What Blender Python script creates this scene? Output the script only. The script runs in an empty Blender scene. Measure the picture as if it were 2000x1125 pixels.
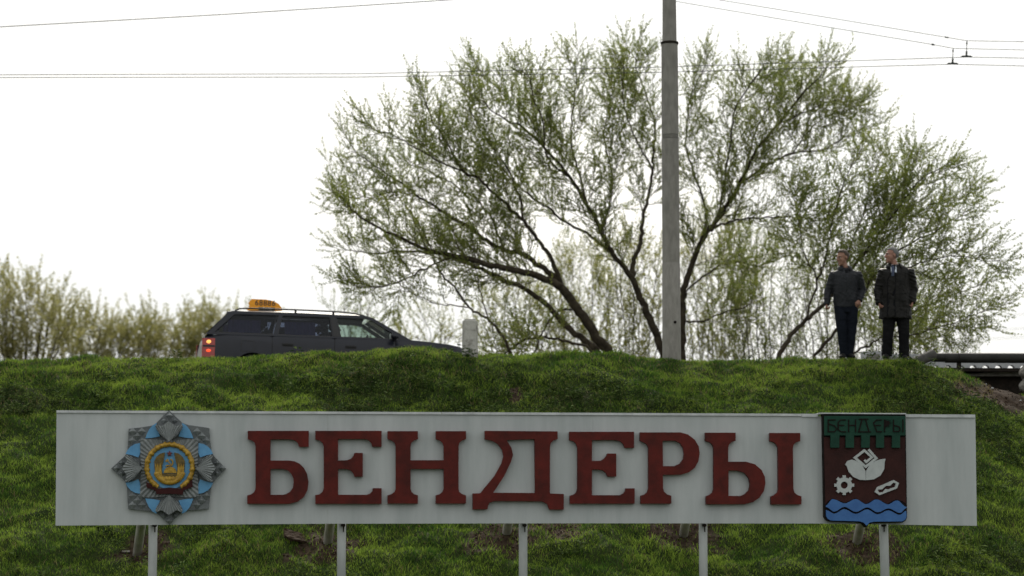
import bpy, bmesh, math, random
import numpy as np
from mathutils import Vector, Matrix, Euler, noise
from mathutils.geometry import tessellate_polygon
R = math.radians
rng = np.random.default_rng(7)
rnd = random.Random(11)
SC = bpy.context.scene
COL = SC.collection

# ---------------------------------------------------------------- camera
F = 4722.0                      # focal length in photo pixels (2000 wide), about 85 mm
EYE = 1.6
PITCH = math.atan((1058 - 562.5) / F)
cam_d = bpy.data.cameras.new('camera')
cam = bpy.data.objects.new('camera', cam_d); COL.objects.link(cam)
cam.location = (0, 0, EYE)
cam.rotation_euler = (R(90) + PITCH, 0, 0)
cam_d.sensor_width = 36
cam_d.lens = F * 36 / 2000
cam_d.clip_start = 0.5
cam_d.clip_end = 9000
cam_d.dof.use_dof = True
cam_d.dof.focus_distance = 31.0
cam_d.dof.aperture_fstop = 1.4
SC.camera = cam

# ---------------------------------------------------------------- world, sun, exposure
SUN_EL, SUN_AZ = 38.0, 3.0      # sun behind the trees, a little to the right
w = bpy.data.worlds.new('World'); SC.world = w; w.use_nodes = True
nt = w.node_tree; nt.nodes.clear()
wo = nt.nodes.new('ShaderNodeOutputWorld'); bg = nt.nodes.new('ShaderNodeBackground')
sky = nt.nodes.new('ShaderNodeTexSky'); sky.sky_type = 'NISHITA'; sky.sun_disc = False
sky.sun_elevation = R(SUN_EL); sky.sun_rotation = R(SUN_AZ)
sky.air_density = 1.0; sky.dust_density = 6.0; sky.ozone_density = 1.0; sky.altitude = 50
hsv = nt.nodes.new('ShaderNodeHueSaturation'); hsv.inputs['Saturation'].default_value = 0.30
# thin overcast: an even cloud sheet mixed over the clear sky, faintly mottled
tc = nt.nodes.new('ShaderNodeTexCoord'); mp = nt.nodes.new('ShaderNodeMapping')
mp.inputs['Scale'].default_value = (1.5, 1.5, 5.0)
nz = nt.nodes.new('ShaderNodeTexNoise'); nz.inputs['Scale'].default_value = 2.2; nz.inputs['Detail'].default_value = 5
rp = nt.nodes.new('ShaderNodeValToRGB')
rp.color_ramp.elements[0].position = 0.3; rp.color_ramp.elements[0].color = (5.2, 5.45, 5.5, 1)
rp.color_ramp.elements[1].position = 0.75; rp.color_ramp.elements[1].color = (6.15, 6.0, 5.65, 1)
mx = nt.nodes.new('ShaderNodeMixRGB'); mx.inputs[0].default_value = 0.87
L = nt.links.new
L(sky.outputs[0], hsv.inputs['Color'])
L(tc.outputs['Generated'], mp.inputs[0]); L(mp.outputs[0], nz.inputs[0]); L(nz.outputs[0], rp.inputs[0])
L(hsv.outputs[0], mx.inputs[1]); L(rp.outputs[0], mx.inputs[2]); L(mx.outputs[0], bg.inputs[0])
bg.inputs[1].default_value = 0.15
L(bg.outputs[0], wo.inputs[0])
sun_d = bpy.data.lights.new('sun', 'SUN'); sun_d.energy = 3.7; sun_d.angle = R(14); sun_d.color = (1, 0.93, 0.82)
sun = bpy.data.objects.new('sun', sun_d); COL.objects.link(sun)
sun.location = (0, 60, 40)
sun.rotation_euler = (-(R(90 - SUN_EL)), 0, R(-SUN_AZ))
SC.view_settings.view_transform = 'Standard'; SC.view_settings.look = 'None'
SC.view_settings.exposure = 0.10; SC.view_settings.gamma = 1.0
SC.view_settings.use_curve_mapping = False
SC.cycles.max_bounces = 6; SC.cycles.transparent_max_bounces = 12
SC.cycles.diffuse_bounces = 3

# ---------------------------------------------------------------- helpers
def at(px, py, Y):
    """photo pixel (2000 x 1125) to the world point at distance Y along the view"""
    u = (px - 1000) / F; v = (562.5 - py) / F
    c, s = math.cos(PITCH), math.sin(PITCH)
    d = Vector((u, c - v * s, s + v * c))
    return Vector((0, 0, EYE)) + d * (Y / d.y)

def tag(o, label=None, cat=None, group=None, kind=None):
    if label: o['label'] = label
    if cat: o['category'] = cat
    if group: o['group'] = group
    if kind: o['kind'] = kind
    return o

def empty(name, loc=(0, 0, 0), rz=0.0):
    o = bpy.data.objects.new(name, None); COL.objects.link(o)
    o.location = loc; o.rotation_euler = (0, 0, rz); o.empty_display_size = 0.3
    return o

def link_mesh(name, me, mat=None, parent=None, smooth=False, world=True):
    """meshes made in world coordinates are moved into the parent's space"""
    o = bpy.data.objects.new(name, me); COL.objects.link(o)
    if mat and not me.materials: me.materials.append(mat)
    if smooth: me.polygons.foreach_set('use_smooth', [True] * len(me.polygons))
    if parent:
        o.parent = parent
        if world:
            ms = []; p = parent
            while p: ms.append(p); p = p.parent
            M = Matrix()
            for p in reversed(ms): M = M @ p.matrix_basis
            me.transform(M.inverted())
    return o

def pydata(name, V, Fc, mat=None, parent=None, smooth=False, world=True):
    me = bpy.data.meshes.new(name); me.from_pydata([tuple(v) for v in V], [], Fc); me.update()
    return link_mesh(name, me, mat, parent, smooth, world)

def np_mesh(name, V, Fc, k):
    me = bpy.data.meshes.new(name)
    V = np.asarray(V, dtype=np.float32); Fc = np.asarray(Fc, dtype=np.int32)
    me.vertices.add(len(V)); me.vertices.foreach_set('co', V.ravel())
    me.loops.add(Fc.size); me.loops.foreach_set('vertex_index', Fc.ravel())
    me.polygons.add(len(Fc)); me.polygons.foreach_set('loop_start', np.arange(0, Fc.size, k, dtype=np.int32))
    me.update(calc_edges=True); me.validate()
    return me

class MB:
    def __init__(s): s.v = []; s.f = []
    def add(s, V, Fc):
        b = len(s.v); s.v += [Vector(v) for v in V]; s.f += [tuple(i + b for i in f) for f in Fc]; return s
    def box(s, c, d, rot=None, bev=0.0):
        bm = bmesh.new(); bmesh.ops.create_cube(bm, size=1)
        bmesh.ops.scale(bm, vec=Vector(d), verts=bm.verts)
        if bev: bmesh.ops.bevel(bm, geom=list(bm.edges), offset=bev, segments=2, affect='EDGES')
        if rot is not None: bmesh.ops.rotate(bm, matrix=rot, verts=bm.verts)
        bmesh.ops.translate(bm, vec=Vector(c), verts=bm.verts)
        bm.verts.index_update()
        s.add([v.co.copy() for v in bm.verts], [[v.index for v in f.verts] for f in bm.faces]); bm.free(); return s
    def tube(s, pts, rad, k=8, cap=True, flat=1.0, up=None):
        pts = [Vector(p) for p in pts]; n = len(pts)
        if not hasattr(rad, '__len__'): rad = [rad] * n
        V = []; Fc = []
        ref = up or Vector((0.31, 0.87, 0.21))
        pu = None
        for i, p in enumerate(pts):
            t = (pts[min(i + 1, n - 1)] - pts[max(i - 1, 0)])
            t = t.normalized() if t.length > 1e-9 else Vector((0, 0, 1))
            a = pu if pu is not None else ref
            u = a - t * a.dot(t)
            if u.length < 1e-4: u = t.orthogonal()
            u.normalize(); pu = u; v = t.cross(u)
            r = rad[i]; ru, rv = r if hasattr(r, '__len__') else (r, r * flat)
            for j in range(k):
                an = 2 * math.pi * j / k
                V.append(p + u * (ru * math.cos(an)) + v * (rv * math.sin(an)))
        for i in range(n - 1):
            for j in range(k):
                a = i * k + j; b = i * k + (j + 1) % k
                Fc.append((a, b, b + k, a + k))
        if cap: Fc.append(tuple(range(k - 1, -1, -1))); Fc.append(tuple((n - 1) * k + j for j in range(k)))
        return s.add(V, Fc)
    def ell(s, c, r, rot=None, seg=14, rings=10):
        V = []; Fc = []; c = Vector(c)
        def P(x, y, z):
            q = Vector((x * r[0], y * r[1], z * r[2]))
            return (rot @ q if rot is not None else q) + c
        V.append(P(0, 0, 1))
        for i in range(1, rings):
            th = math.pi * i / rings
            for j in range(seg):
                ph = 2 * math.pi * j / seg
                V.append(P(math.sin(th) * math.cos(ph), math.sin(th) * math.sin(ph), math.cos(th)))
        V.append(P(0, 0, -1))
        for j in range(seg): Fc.append((0, 1 + j, 1 + (j + 1) % seg))
        for i in range(rings - 2):
            for j in range(seg):
                a = 1 + i * seg + j; b = 1 + i * seg + (j + 1) % seg
                Fc.append((a, a + seg, b + seg, b))
        la = len(V) - 1
        for j in range(seg): Fc.append((la, 1 + (rings - 2) * seg + (j + 1) % seg, 1 + (rings - 2) * seg + j))
        return s.add(V, Fc)
    def build(s, name, mat=None, parent=None, smooth=False, world=True):
        return pydata(name, s.v, s.f, mat, parent, smooth, world)

def plate(name, outline, holes, mapf, d0, d1, mat, parent=None, world=True, bevel=0.0):
    """a flat shape with holes, front at depth d1 and back at d0; mapf(x, y, d) gives the point"""
    loops = [outline] + list(holes)
    tris = tessellate_polygon([[Vector((p[0], p[1], 0)) for p in l] for l in loops])
    flat = [p for l in loops for p in l]; n = len(flat)
    V = [mapf(p[0], p[1], d1) for p in flat] + [mapf(p[0], p[1], d0) for p in flat]
    Fc = [tuple(t) for t in tris] + [tuple(i + n for i in reversed(t)) for t in tris]
    b = 0
    for l in loops:
        m = len(l)
        for i in range(m):
            a = b + i; c = b + (i + 1) % m
            Fc.append((a, c, c + n, a + n))
        b += m
    me = bpy.data.meshes.new(name); me.from_pydata([tuple(v) for v in V], [], Fc)
    bm = bmesh.new(); bm.from_mesh(me); bmesh.ops.recalc_face_normals(bm, faces=bm.faces)
    if bevel:
        ed = [e for e in bm.edges if len(e.link_faces) == 2 and e.calc_face_angle(0) > 0.9 and
              any(f.normal.dot(e.link_faces[0].normal) > -2 for f in e.link_faces)]
        try: bmesh.ops.bevel(bm, geom=ed, offset=bevel, segments=1, affect='EDGES')
        except Exception: pass
    bm.to_mesh(me); bm.free()
    return link_mesh(name, me, mat, parent, False, world)

def strip_poly(pts, wd):
    """outline of a stroke of width wd along 2D points (mitred)"""
    Lf = []; Rt = []
    n = len(pts)
    for i in range(n):
        p = Vector(pts[i][:2]); a = Vector(pts[max(i - 1, 0)][:2]); b = Vector(pts[min(i + 1, n - 1)][:2])
        d1 = (p - a).normalized() if i > 0 else (b - p).normalized()
        d2 = (b - p).normalized() if i < n - 1 else d1
        n1 = Vector((-d1.y, d1.x)); n2 = Vector((-d2.y, d2.x)); m = (n1 + n2)
        if m.length < 1e-3: m = n1
        m.normalize(); h = wd / 2 / max(0.45, m.dot(n1))
        Lf.append(tuple(p + m * h)); Rt.append(tuple(p - m * h))
    return Lf + Rt[::-1]

def remesh(mb, voxel, smooth_it=2, push=None):
    me = bpy.data.meshes.new('tmp'); me.from_pydata([tuple(v) for v in mb.v], [], mb.f); me.update()
    bm = bmesh.new(); bm.from_mesh(me); bmesh.ops.recalc_face_normals(bm, faces=bm.faces); bm.to_mesh(me); bm.free()
    o = bpy.data.objects.new('tmp', me); COL.objects.link(o)
    md = o.modifiers.new('r', 'REMESH'); md.mode = 'VOXEL'; md.voxel_size = voxel; md.use_smooth_shade = True
    if smooth_it:
        sm = o.modifiers.new('s', 'SMOOTH'); sm.factor = 0.5; sm.iterations = smooth_it
    dg = bpy.context.evaluated_depsgraph_get(); ev = o.evaluated_get(dg)
    out = bpy.data.meshes.new_from_object(ev)
    bpy.data.objects.remove(o); bpy.data.meshes.remove(me)
    out.materials.clear()
    if push:
        nor = [v.normal.copy() for v in out.vertices]
        for v, n in zip(out.vertices, nor): v.co += n * push(v.co, n)
        out.update()
    return out

def text_mesh(txt, size):
    c = bpy.data.curves.new('tmp', 'FONT'); c.body = txt; c.size = size; c.align_x = 'CENTER'; c.align_y = 'CENTER'
    c.extrude = 0.004; c.offset = 0.001 * size / 0.1; c.space_character = 1.12
    o = bpy.data.objects.new('tmp', c); COL.objects.link(o)
    dg = bpy.context.evaluated_depsgraph_get()
    me = bpy.data.meshes.new_from_object(o.evaluated_get(dg))
    bpy.data.objects.remove(o); me.materials.clear()
    return me

# ---------------------------------------------------------------- materials
def material(name, col, rough=0.7, col2=None, nscale=6.0, bump=0.0, bscale=40.0, metal=0.0, spec=0.5,
             trans=0.0, emit=None, estr=0.0, mixpos=(0.35, 0.65), island=0.0, coat=0.0, stretch=None):
    m = bpy.data.materials.new(name); m.use_nodes = True; t = m.node_tree
    b = t.nodes['Principled BSDF']; out = t.nodes['Material Output']
    b.inputs['Roughness'].default_value = rough; b.inputs['Metallic'].default_value = metal
    b.inputs['Specular IOR Level'].default_value = spec; b.inputs['Coat Weight'].default_value = coat
    tc = t.nodes.new('ShaderNodeTexCoord'); mpn = t.nodes.new('ShaderNodeMapping')
    if stretch: mpn.inputs['Scale'].default_value = stretch
    t.links.new(tc.outputs['Object'], mpn.inputs[0])
    csock = None
    if col2 is not None:
        n = t.nodes.new('ShaderNodeTexNoise'); n.inputs['Scale'].default_value = nscale; n.inputs['Detail'].default_value = 6
        n.inputs['Roughness'].default_value = 0.65
        r = t.nodes.new('ShaderNodeValToRGB')
        r.color_ramp.elements[0].position = mixpos[0]; r.color_ramp.elements[0].color = (*col, 1)
        r.color_ramp.elements[1].position = mixpos[1]; r.color_ramp.elements[1].color = (*col2, 1)
        t.links.new(mpn.outputs[0], n.inputs[0])
        fac = n.outputs[0]
        if island:
            g = t.nodes.new('ShaderNodeNewGeometry'); mm = t.nodes.new('ShaderNodeMath'); mm.operation = 'MULTIPLY_ADD'
            mm.inputs[1].default_value = island; mm.inputs[2].default_value = -island / 2
            ad = t.nodes.new('ShaderNodeMath'); ad.operation = 'ADD'
            t.links.new(g.outputs['Random Per Island'], mm.inputs[0]); t.links.new(mm.outputs[0], ad.inputs[0])
            t.links.new(fac, ad.inputs[1]); fac = ad.outputs[0]
        t.links.new(fac, r.inputs[0]); csock = r.outputs[0]
        t.links.new(csock, b.inputs['Base Color'])
    else:
        b.inputs['Base Color'].default_value = (*col, 1)
    if bump:
        n2 = t.nodes.new('ShaderNodeTexNoise'); n2.inputs['Scale'].default_value = bscale; n2.inputs['Detail'].default_value = 5
        bp = t.nodes.new('ShaderNodeBump'); bp.inputs['Strength'].default_value = bump; bp.inputs['Distance'].default_value = 0.02
        t.links.new(mpn.outputs[0], n2.inputs[0]); t.links.new(n2.outputs[0], bp.inputs['Height'])
        t.links.new(bp.outputs[0], b.inputs['Normal'])
    if emit:
        b.inputs['Emission Color'].default_value = (*emit, 1); b.inputs['Emission Strength'].default_value = estr
    if trans:
        tr = t.nodes.new('ShaderNodeBsdfTranslucent'); ms = t.nodes.new('ShaderNodeMixShader'); ms.inputs[0].default_value = trans
        if csock:
            t.links.new(csock, tr.inputs[0])
        else: tr.inputs[0].default_value = (*col, 1)
        t.links.new(b.outputs[0], ms.inputs[1]); t.links.new(tr.outputs[0], ms.inputs[2]); t.links.new(ms.outputs[0], out.inputs[0])
    return m

def glass(name, tint, rough=0.02, clear=0.8):
    m = bpy.data.materials.new(name); m.use_nodes = True; t = m.node_tree; t.nodes.clear()
    out = t.nodes.new('ShaderNodeOutputMaterial'); tr = t.nodes.new('ShaderNodeBsdfTransparent'); gl = t.nodes.new('ShaderNodeBsdfGlossy')
    tr.inputs[0].default_value = (*[c * clear for c in tint], 1); gl.inputs['Roughness'].default_value = rough
    fr = t.nodes.new('ShaderNodeFresnel'); fr.inputs[0].default_value = 1.35; ms = t.nodes.new('ShaderNodeMixShader')
    t.links.new(fr.outputs[0], ms.inputs[0]); t.links.new(tr.outputs[0], ms.inputs[1]); t.links.new(gl.outputs[0], ms.inputs[2])
    t.links.new(ms.outputs[0], out.inputs[0]); return m

M = {}
M['bark'] = material('willow_bark', (.026, .021, .015), .95, (.070, .058, .040), 9, bump=.5, bscale=30, spec=.1)
M['bark_grey'] = material('grey_bark', (.07, .065, .055), .95, (.15, .14, .12), 9)
M['twig'] = material('twig', (.070, .064, .030), .9, (.135, .125, .055), 4)
M['leaf'] = material('spring_willow_leaf', (.120, .165, .035), .6, (.260, .295, .070), 1.1, trans=.6, island=.5, spec=.15)
M['leaf_yellow'] = material('yellow_green_leaf', (.16, .19, .04), .6, (.32, .32, .09), .8, trans=.65, island=.5, spec=.15)
M['leaf_far'] = material('hazed_far_leaf', (.19, .20, .06), .7, (.36, .34, .14), .5, trans=.65, island=.5, spec=.1)  # paler leaf: backlit haze over the far bushes is put into the colour
M['grass'] = material('grass_blade', (.042, .100, .016), .7, (.240, .335, .050), 1.3, trans=.40, island=.30, spec=.06, mixpos=(.36, .66))
M['dry'] = material('dry_grass', (.15, .13, .05), .8, (.24, .20, .10), 3, trans=.25, island=.4, spec=.2)
M['weed'] = material('weed_leaf', (.022, .048, .012), .85, (.092, .135, .036), 2.2, trans=.25, island=.5, spec=.02)
M['asphalt'] = material('asphalt', (.045, .045, .046), .9, (.06, .06, .06), 30, bump=.3, bscale=120)
M['concrete'] = material('pole_concrete', (.195, .185, .168), .88, (.27, .258, .236), 9, bump=.25, bscale=45, stretch=(1.6, 1.6, .5))
M['old_concrete'] = material('weathered_concrete', (.10, .095, .085), .95, (.22, .21, .19), 3, bump=.6, bscale=18)
M['white_concrete'] = material('whitewashed_concrete', (.24, .23, .21), .9, (.44, .43, .40), 7, bump=.6, bscale=22, mixpos=(.38, .5))
M['parapet'] = material('parapet_paint', (.33, .34, .35), .85, (.45, .46, .47), 5, bump=.3)
M['panel'] = material('sign_white_paint', (.40, .43, .435), .55, (.50, .525, .53), 1.3, bump=.04, bscale=5, spec=.3, stretch=(2.6, 2.6, .4))
M['trim'] = material('sign_trim_metal', (.42, .44, .45), .45, (.62, .64, .65), 6, bump=.05)
M['steel_post'] = material('post_paint', (.42, .44, .44), .6, (.60, .62, .62), 3, bump=.1, stretch=(1, 1, .3))
M['brace'] = material('brace_weathered_paint', (.40, .385, .345), .8, (.60, .585, .54), 4, bump=.2, stretch=(1, 1, .4))
M['red'] = material('letter_red_paint', (.050, .007, .005), .6, (.130, .013, .009), 5, bump=.1, bscale=25, spec=.22, mixpos=(.3, .72))
M['silver'] = material('silver_paint', (.13, .145, .15), .55, (.24, .26, .265), 9, bump=.2, bscale=50, metal=.15)
M['silver_dark'] = material('dark_silver_paint', (.085, .095, .10), .6, (.15, .165, .17), 14, bump=.3, bscale=40, metal=.1)
M['silver_light'] = material('light_silver_paint', (.19, .205, .21), .5, (.28, .30, .305), 9, bump=.1, metal=.15)
M['sky_blue'] = material('pale_blue_enamel', (.085, .27, .50), .55, (.12, .34, .58), 9)
M['gold'] = material('gold_paint', (.27, .15, .012), .5, (.50, .31, .03), 25, bump=.3, metal=.1)
M['dark_gold'] = material('dark_gold_paint', (.08, .055, .01), .6, (.17, .11, .018), 30, bump=.4)
M['maroon'] = material('maroon_paint', (.028, .005, .005), .65, (.050, .009, .009), 8, bump=.1, spec=.2)
M['star_red'] = material('star_red', (.13, .012, .012), .5)
M['crest_brown'] = material('crest_brown', (.028, .009, .008), .7, (.046, .014, .012), 5, bump=.15, spec=.2)
M['crest_edge'] = material('crest_edge_dark', (.010, .006, .005), .7, spec=.15)
M['crest_green'] = material('crest_green', (.009, .043, .028), .7, (.013, .060, .038), 6, bump=.1, spec=.2)
M['crest_blue'] = material('crest_blue', (.042, .125, .34), .65, (.060, .17, .42), 5, bump=.1, spec=.3)
M['crest_white'] = material('crest_white', (.40, .43, .43), .65, (.48, .51, .51), 8)
M['rust_and_shade'] = material('dark_rust_and_shade', (.012, .010, .008), .85, (.028, .020, .015), 9, bump=.4, spec=.2)  # rusty metal parts; on the bridge concrete it is under-bridge shade as colour
M['pipe'] = material('pipe_dark_coating', (.014, .014, .0135), .6, (.028, .027, .025), 5, bump=.3, bscale=25, spec=.25)
M['pipe_grey'] = material('pipe_grey_sleeve', (.035, .033, .030), .85, (.080, .076, .068), 8, bump=.4, bscale=30)
M['wire'] = material('wire', (.02, .03, .027), .6)
M['weed_brown'] = material('reddish_weed', (.028, .018, .012), .8, (.085, .060, .035), 3, island=.5, spec=.08)
M['soil'] = material('loose_soil', (.022, .014, .009), .95, (.055, .037, .025), 14, bump=.8, bscale=20, spec=.08)
M['dirt_stone'] = material('pale_stone', (.10, .095, .085), .95, (.21, .195, .17), 9, bump=.6)
# ================================================================ ground
CREST_Y = 37.0
_cx = [-400, 0, 150, 300, 400, 480, 560, 700, 780, 830, 900, 1000, 1150, 1280, 1350, 1500, 1600, 1650, 1720, 1760, 1795, 1850, 1880, 1920, 2000, 2100, 2250, 2500, 3000]
_cy = [722, 712, 709, 706, 703, 699, 696, 694, 689, 688, 695, 697, 696, 702, 708, 708, 706, 704, 706, 710, 719, 725, 735, 751, 783, 820, 880, 930, 960]
def crest_z(x):
    px = 1000 + x / CREST_Y * F
    py = np.interp(px, _cx, _cy)
    v = (562.5 - py) / F; c, s = math.cos(PITCH), math.sin(PITCH)
    return EYE + (s + v * c) * CREST_Y / (c - v * s)

def sstep(t):
    t = np.clip(t, 0, 1); return t * t * (3 - 2 * t)

def lump(x, y):
    """smooth lumps of the bank, vectorised value noise from sines"""
    a = np.sin(x * 1.7 + 1.3 * np.sin(y * 1.1 + .4)) * np.sin(y * 1.9 + 1.1 * np.sin(x * .9))
    b = np.sin(x * 4.1 + 2.0 * np.sin(y * 2.3)) * np.sin(y * 4.7 + 1.7 * np.sin(x * 2.9 + 1))
    c = np.sin(x * 9.3 + 1.9 * np.sin(y * 6.1)) * np.sin(y * 10.1 + 1.5 * np.sin(x * 7.7 + 2))
    return .060 * a + .050 * b + .030 * c

def H(x, y):
    x = np.asarray(x, float); y = np.asarray(y, float)
    zc = crest_z(x)
    d = CREST_Y - y
    front = zc - .5 * (np.sqrt(np.maximum(d, 0) ** 2 + .8 ** 2) - .8)
    # a shallow shelf and a dip in the middle of the bank
    front = front - .16 * np.exp(-((d - 2.2) / .9) ** 2) * np.exp(-((x + .6) / 3.4) ** 2)
    front = np.where(front > .35, front, .35 * np.exp((np.minimum(front, .35) - .35) / .35))
    back_level = np.where(x < 6.3, 3.96, 3.96 - 2.2 * sstep((x - 6.3) / .9))
    flat = np.where((x > 4.2) & (x < 6.4), 1.5, .45)
    back = zc + (back_level - zc) * sstep((-d - flat) / 1.0)
    z = np.where(d > 0, front, back)
    m = sstep((y - 28.5) / 2) * (1 - .8 * sstep((y - CREST_Y + .5) / 1.0)) * np.exp(-(x / 30) ** 4)
    return z + lump(x, y) * m

def ray_ground(px, py, lo=28.5, hi=37.2):
    for Y in np.arange(lo, hi, .02):
        p = at(px, py, Y)
        if float(H(p.x, p.y)) > p.z: return p
    return at(px, py, hi)

_sp = []
for px, py, rx, ry in [(275, 1084, .34, .30), (628, 1064, .48, .42), (990, 1044, .52, .45), (1090, 1040, .34, .36), (1335, 1048, .45, .40),
                       (1680, 1066, .50, .36), (1010, 770, .10, .22)]:
    p = ray_ground(px, py); _sp.append((p.x, p.y, rx, ry))
def soil_mask(x, y):
    n = lump(x * 2.3 + 5, y * 2.1) * 5
    s = np.zeros_like(x)
    for cx, cy, rx, ry in _sp:
        s = np.maximum(s, 1.25 - np.sqrt(((x - cx) / rx) ** 2 + ((y - cy) / ry) ** 2) + n)
    # worn dirt edge running down to the bridge
    e = 1.1 - np.abs((x - 7.35) - (y - 36.6) * .2) / .55
    s = np.maximum(s, np.where((x > 6.4) & (y > 35.6), e + n, 0))
    s = np.maximum(s, np.where((y > CREST_Y + .7), 1.0, 0))
    return np.clip(s * 2.0, 0, 1)

def axis(lo, hi, step, far):
    a = list(np.arange(lo, hi + 1e-6, step)); g = step; v = hi
    out = []
    while v < far: g *= 1.35; v += g; out.append(v)
    g = step; v = lo; o2 = []
    while v > -far: g *= 1.35; v -= g; o2.append(v)
    return np.array(o2[::-1] + a + out)
gx = axis(-9.6, 9.6, .06, 700); gy = axis(28.6, 39.2, .06, 700)
GX, GY = np.meshgrid(gx, gy)
GZ = H(GX.ravel(), GY.ravel())
V = np.stack([GX.ravel(), GY.ravel(), GZ], 1)
nx, ny = len(gx), len(gy)
I = (np.arange(ny - 1)[:, None] * nx + np.arange(nx - 1)[None]).ravel()
me = np_mesh('ground', V, np.stack([I, I + 1, I + 1 + nx, I + nx], 1), 4)
ca = me.attributes.new('soil', 'FLOAT', 'POINT'); ca.data.foreach_set('value', soil_mask(V[:, 0], V[:, 1]).astype(np.float32))
gm = material('bank_ground', (.014, .026, .007), .95, (.035, .048, .014), 5, bump=.7, bscale=25, spec=.06)
t = gm.node_tree; b_ = t.nodes['Principled BSDF']
at_n = t.nodes.new('ShaderNodeAttribute'); at_n.attribute_name = 'soil'
nn = t.nodes.new('ShaderNodeTexNoise'); nn.inputs['Scale'].default_value = 16; nn.inputs['Detail'].default_value = 8
tcn = t.nodes.new('ShaderNodeTexCoord'); t.links.new(tcn.outputs['Object'], nn.inputs[0])
sr = t.nodes.new('ShaderNodeValToRGB'); sr.color_ramp.elements[0].position = .35; sr.color_ramp.elements[0].color = (.020, .013, .009, 1)
sr.color_ramp.elements[1].position = .7; sr.color_ramp.elements[1].color = (.070, .050, .035, 1)
t.links.new(nn.outputs[0], sr.inputs[0])
mxn = t.nodes.new('ShaderNodeMixRGB'); t.links.new(at_n.outputs['Fac'], mxn.inputs[0])
t.links.new(b_.inputs['Base Color'].links[0].from_socket, mxn.inputs[1]); t.links.new(sr.outputs[0], mxn.inputs[2])
t.links.new(mxn.outputs[0], b_.inputs['Base Color'])
tag(link_mesh('ground', me, gm, smooth=True), kind='structure')

def slab(name, x0, x1, y0, y1, z, mat, n=1):
    return tag(pydata(name, [(x0, y0, z), (x1, y0, z), (x1, y1, z), (x0, y1, z)], [(0, 1, 2, 3)], mat), kind='structure')
# road on top of the bank, running away to the right with the car
th = R(18)
mbr = MB(); c0 = Vector((-3.0, 40.6, 0)); dx = Vector((math.cos(th), math.sin(th), 0)); dy = Vector((-math.sin(th), math.cos(th), 0))
P4 = [c0 + dx * a + dy * b for a, b in ((-60, -2.2), (60, -2.2), (60, 6), (-60, 6))]
tag(pydata('road', [(p.x, p.y, 3.985) for p in P4], [(0, 1, 2, 3)], M['asphalt']), kind='structure')

# ---------------------------------------------------------------- grass and weeds
def patch(x, y, s):
    return lump(x * s + 11, y * s + 3) * 7        # about -1..1
def weed_mask(x, y):
    d = CREST_Y - y
    a = patch(x, y, .55) + .6 * patch(x, y, 1.7)
    a = a + 1.1 * np.exp(-((x - .8) / 2.0) ** 2 - ((d - 2.0) / 1.1) ** 2) + 1.0 * np.exp(-((x + 7.5) / 2.2) ** 2 - ((d - 2.0) / 1.0) ** 2)
    a = a + .9 * np.exp(-((x + 2.6) / 1.2) ** 2 - ((d - 1.9) / .9) ** 2) + .5 * (x > 5.2) - .6 * np.exp(-(d / .8) ** 2)
    return a
def scatter(n, x0=-9.4, x1=9.4, y0=29.2, y1=37.75):
    return rng.uniform(x0, x1, n), rng.uniform(y0, y1, n)

def blades(n, mat, name, hmin, hmax, wid, keep, lean=.95, **kw):
    x, y = scatter(n, **kw); k = keep(x, y); x, y = x[k], y[k]; n = len(x)
    z = H(x, y) - .01
    vis = y > CREST_Y - .5
    hgt = rng.uniform(hmin, hmax, n) * (1 + .55 * patch(x, y, 1.3).clip(-.6, 1)); az = rng.uniform(0, 2 * np.pi, n); wa = rng.uniform(0, np.pi, n)
    ln = rng.uniform(.1, lean, n) * hgt; w_ = wid * rng.uniform(.7, 1.3, n)
    B = np.stack([x, y, z], 1); side = np.stack([np.cos(wa), np.sin(wa), 0 * wa], 1) * w_[:, None] / 2
    dr = np.stack([np.cos(az), np.sin(az) * .8 - .15, 0 * az], 1)
    mid = B + dr * (ln * .35)[:, None]; mid[:, 2] += hgt * .6
    tip = B + dr * (ln * 1.2)[:, None]; tip[:, 2] += hgt
    V = np.stack([B - side, B + side, mid + side * .8, mid - side * .8, tip], 1).reshape(-1, 3)
    b = np.arange(n) * 5
    me = bpy.data.meshes.new(name)
    tri = np.concatenate([np.stack([b, b + 1, b + 2], 1), np.stack([b, b + 2, b + 3], 1), np.stack([b + 3, b + 2, b + 4], 1)])
    return link_mesh(name, np_mesh(name, V, tri, 3), mat)

g = blades(430000, M['grass'], 'grass', .022, .072, .0095, lambda x, y: (soil_mask(x, y) < rng.uniform(.1, 1, len(x)) * np.where(x > 6.2, .75, 1.25)) & (weed_mask(x, y) < rng.uniform(.3, 1.7, len(x))))
tag(g, 'short spring grass covering the embankment behind the town sign', 'grass', kind='stuff')
g = blades(85000, M['dry'], 'dry_grass', .03, .085, .009, lambda x, y: (patch(x, y, .9) + .5 * np.exp(-((CREST_Y - y - .8) / .8) ** 2) + .25 > rng.uniform(0, 1.8, len(x))) & (x < 7.2), lean=1.2)
tag(g, 'dry straw-coloured grass stalks among the green on the embankment', 'dry grass', kind='stuff')

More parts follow.
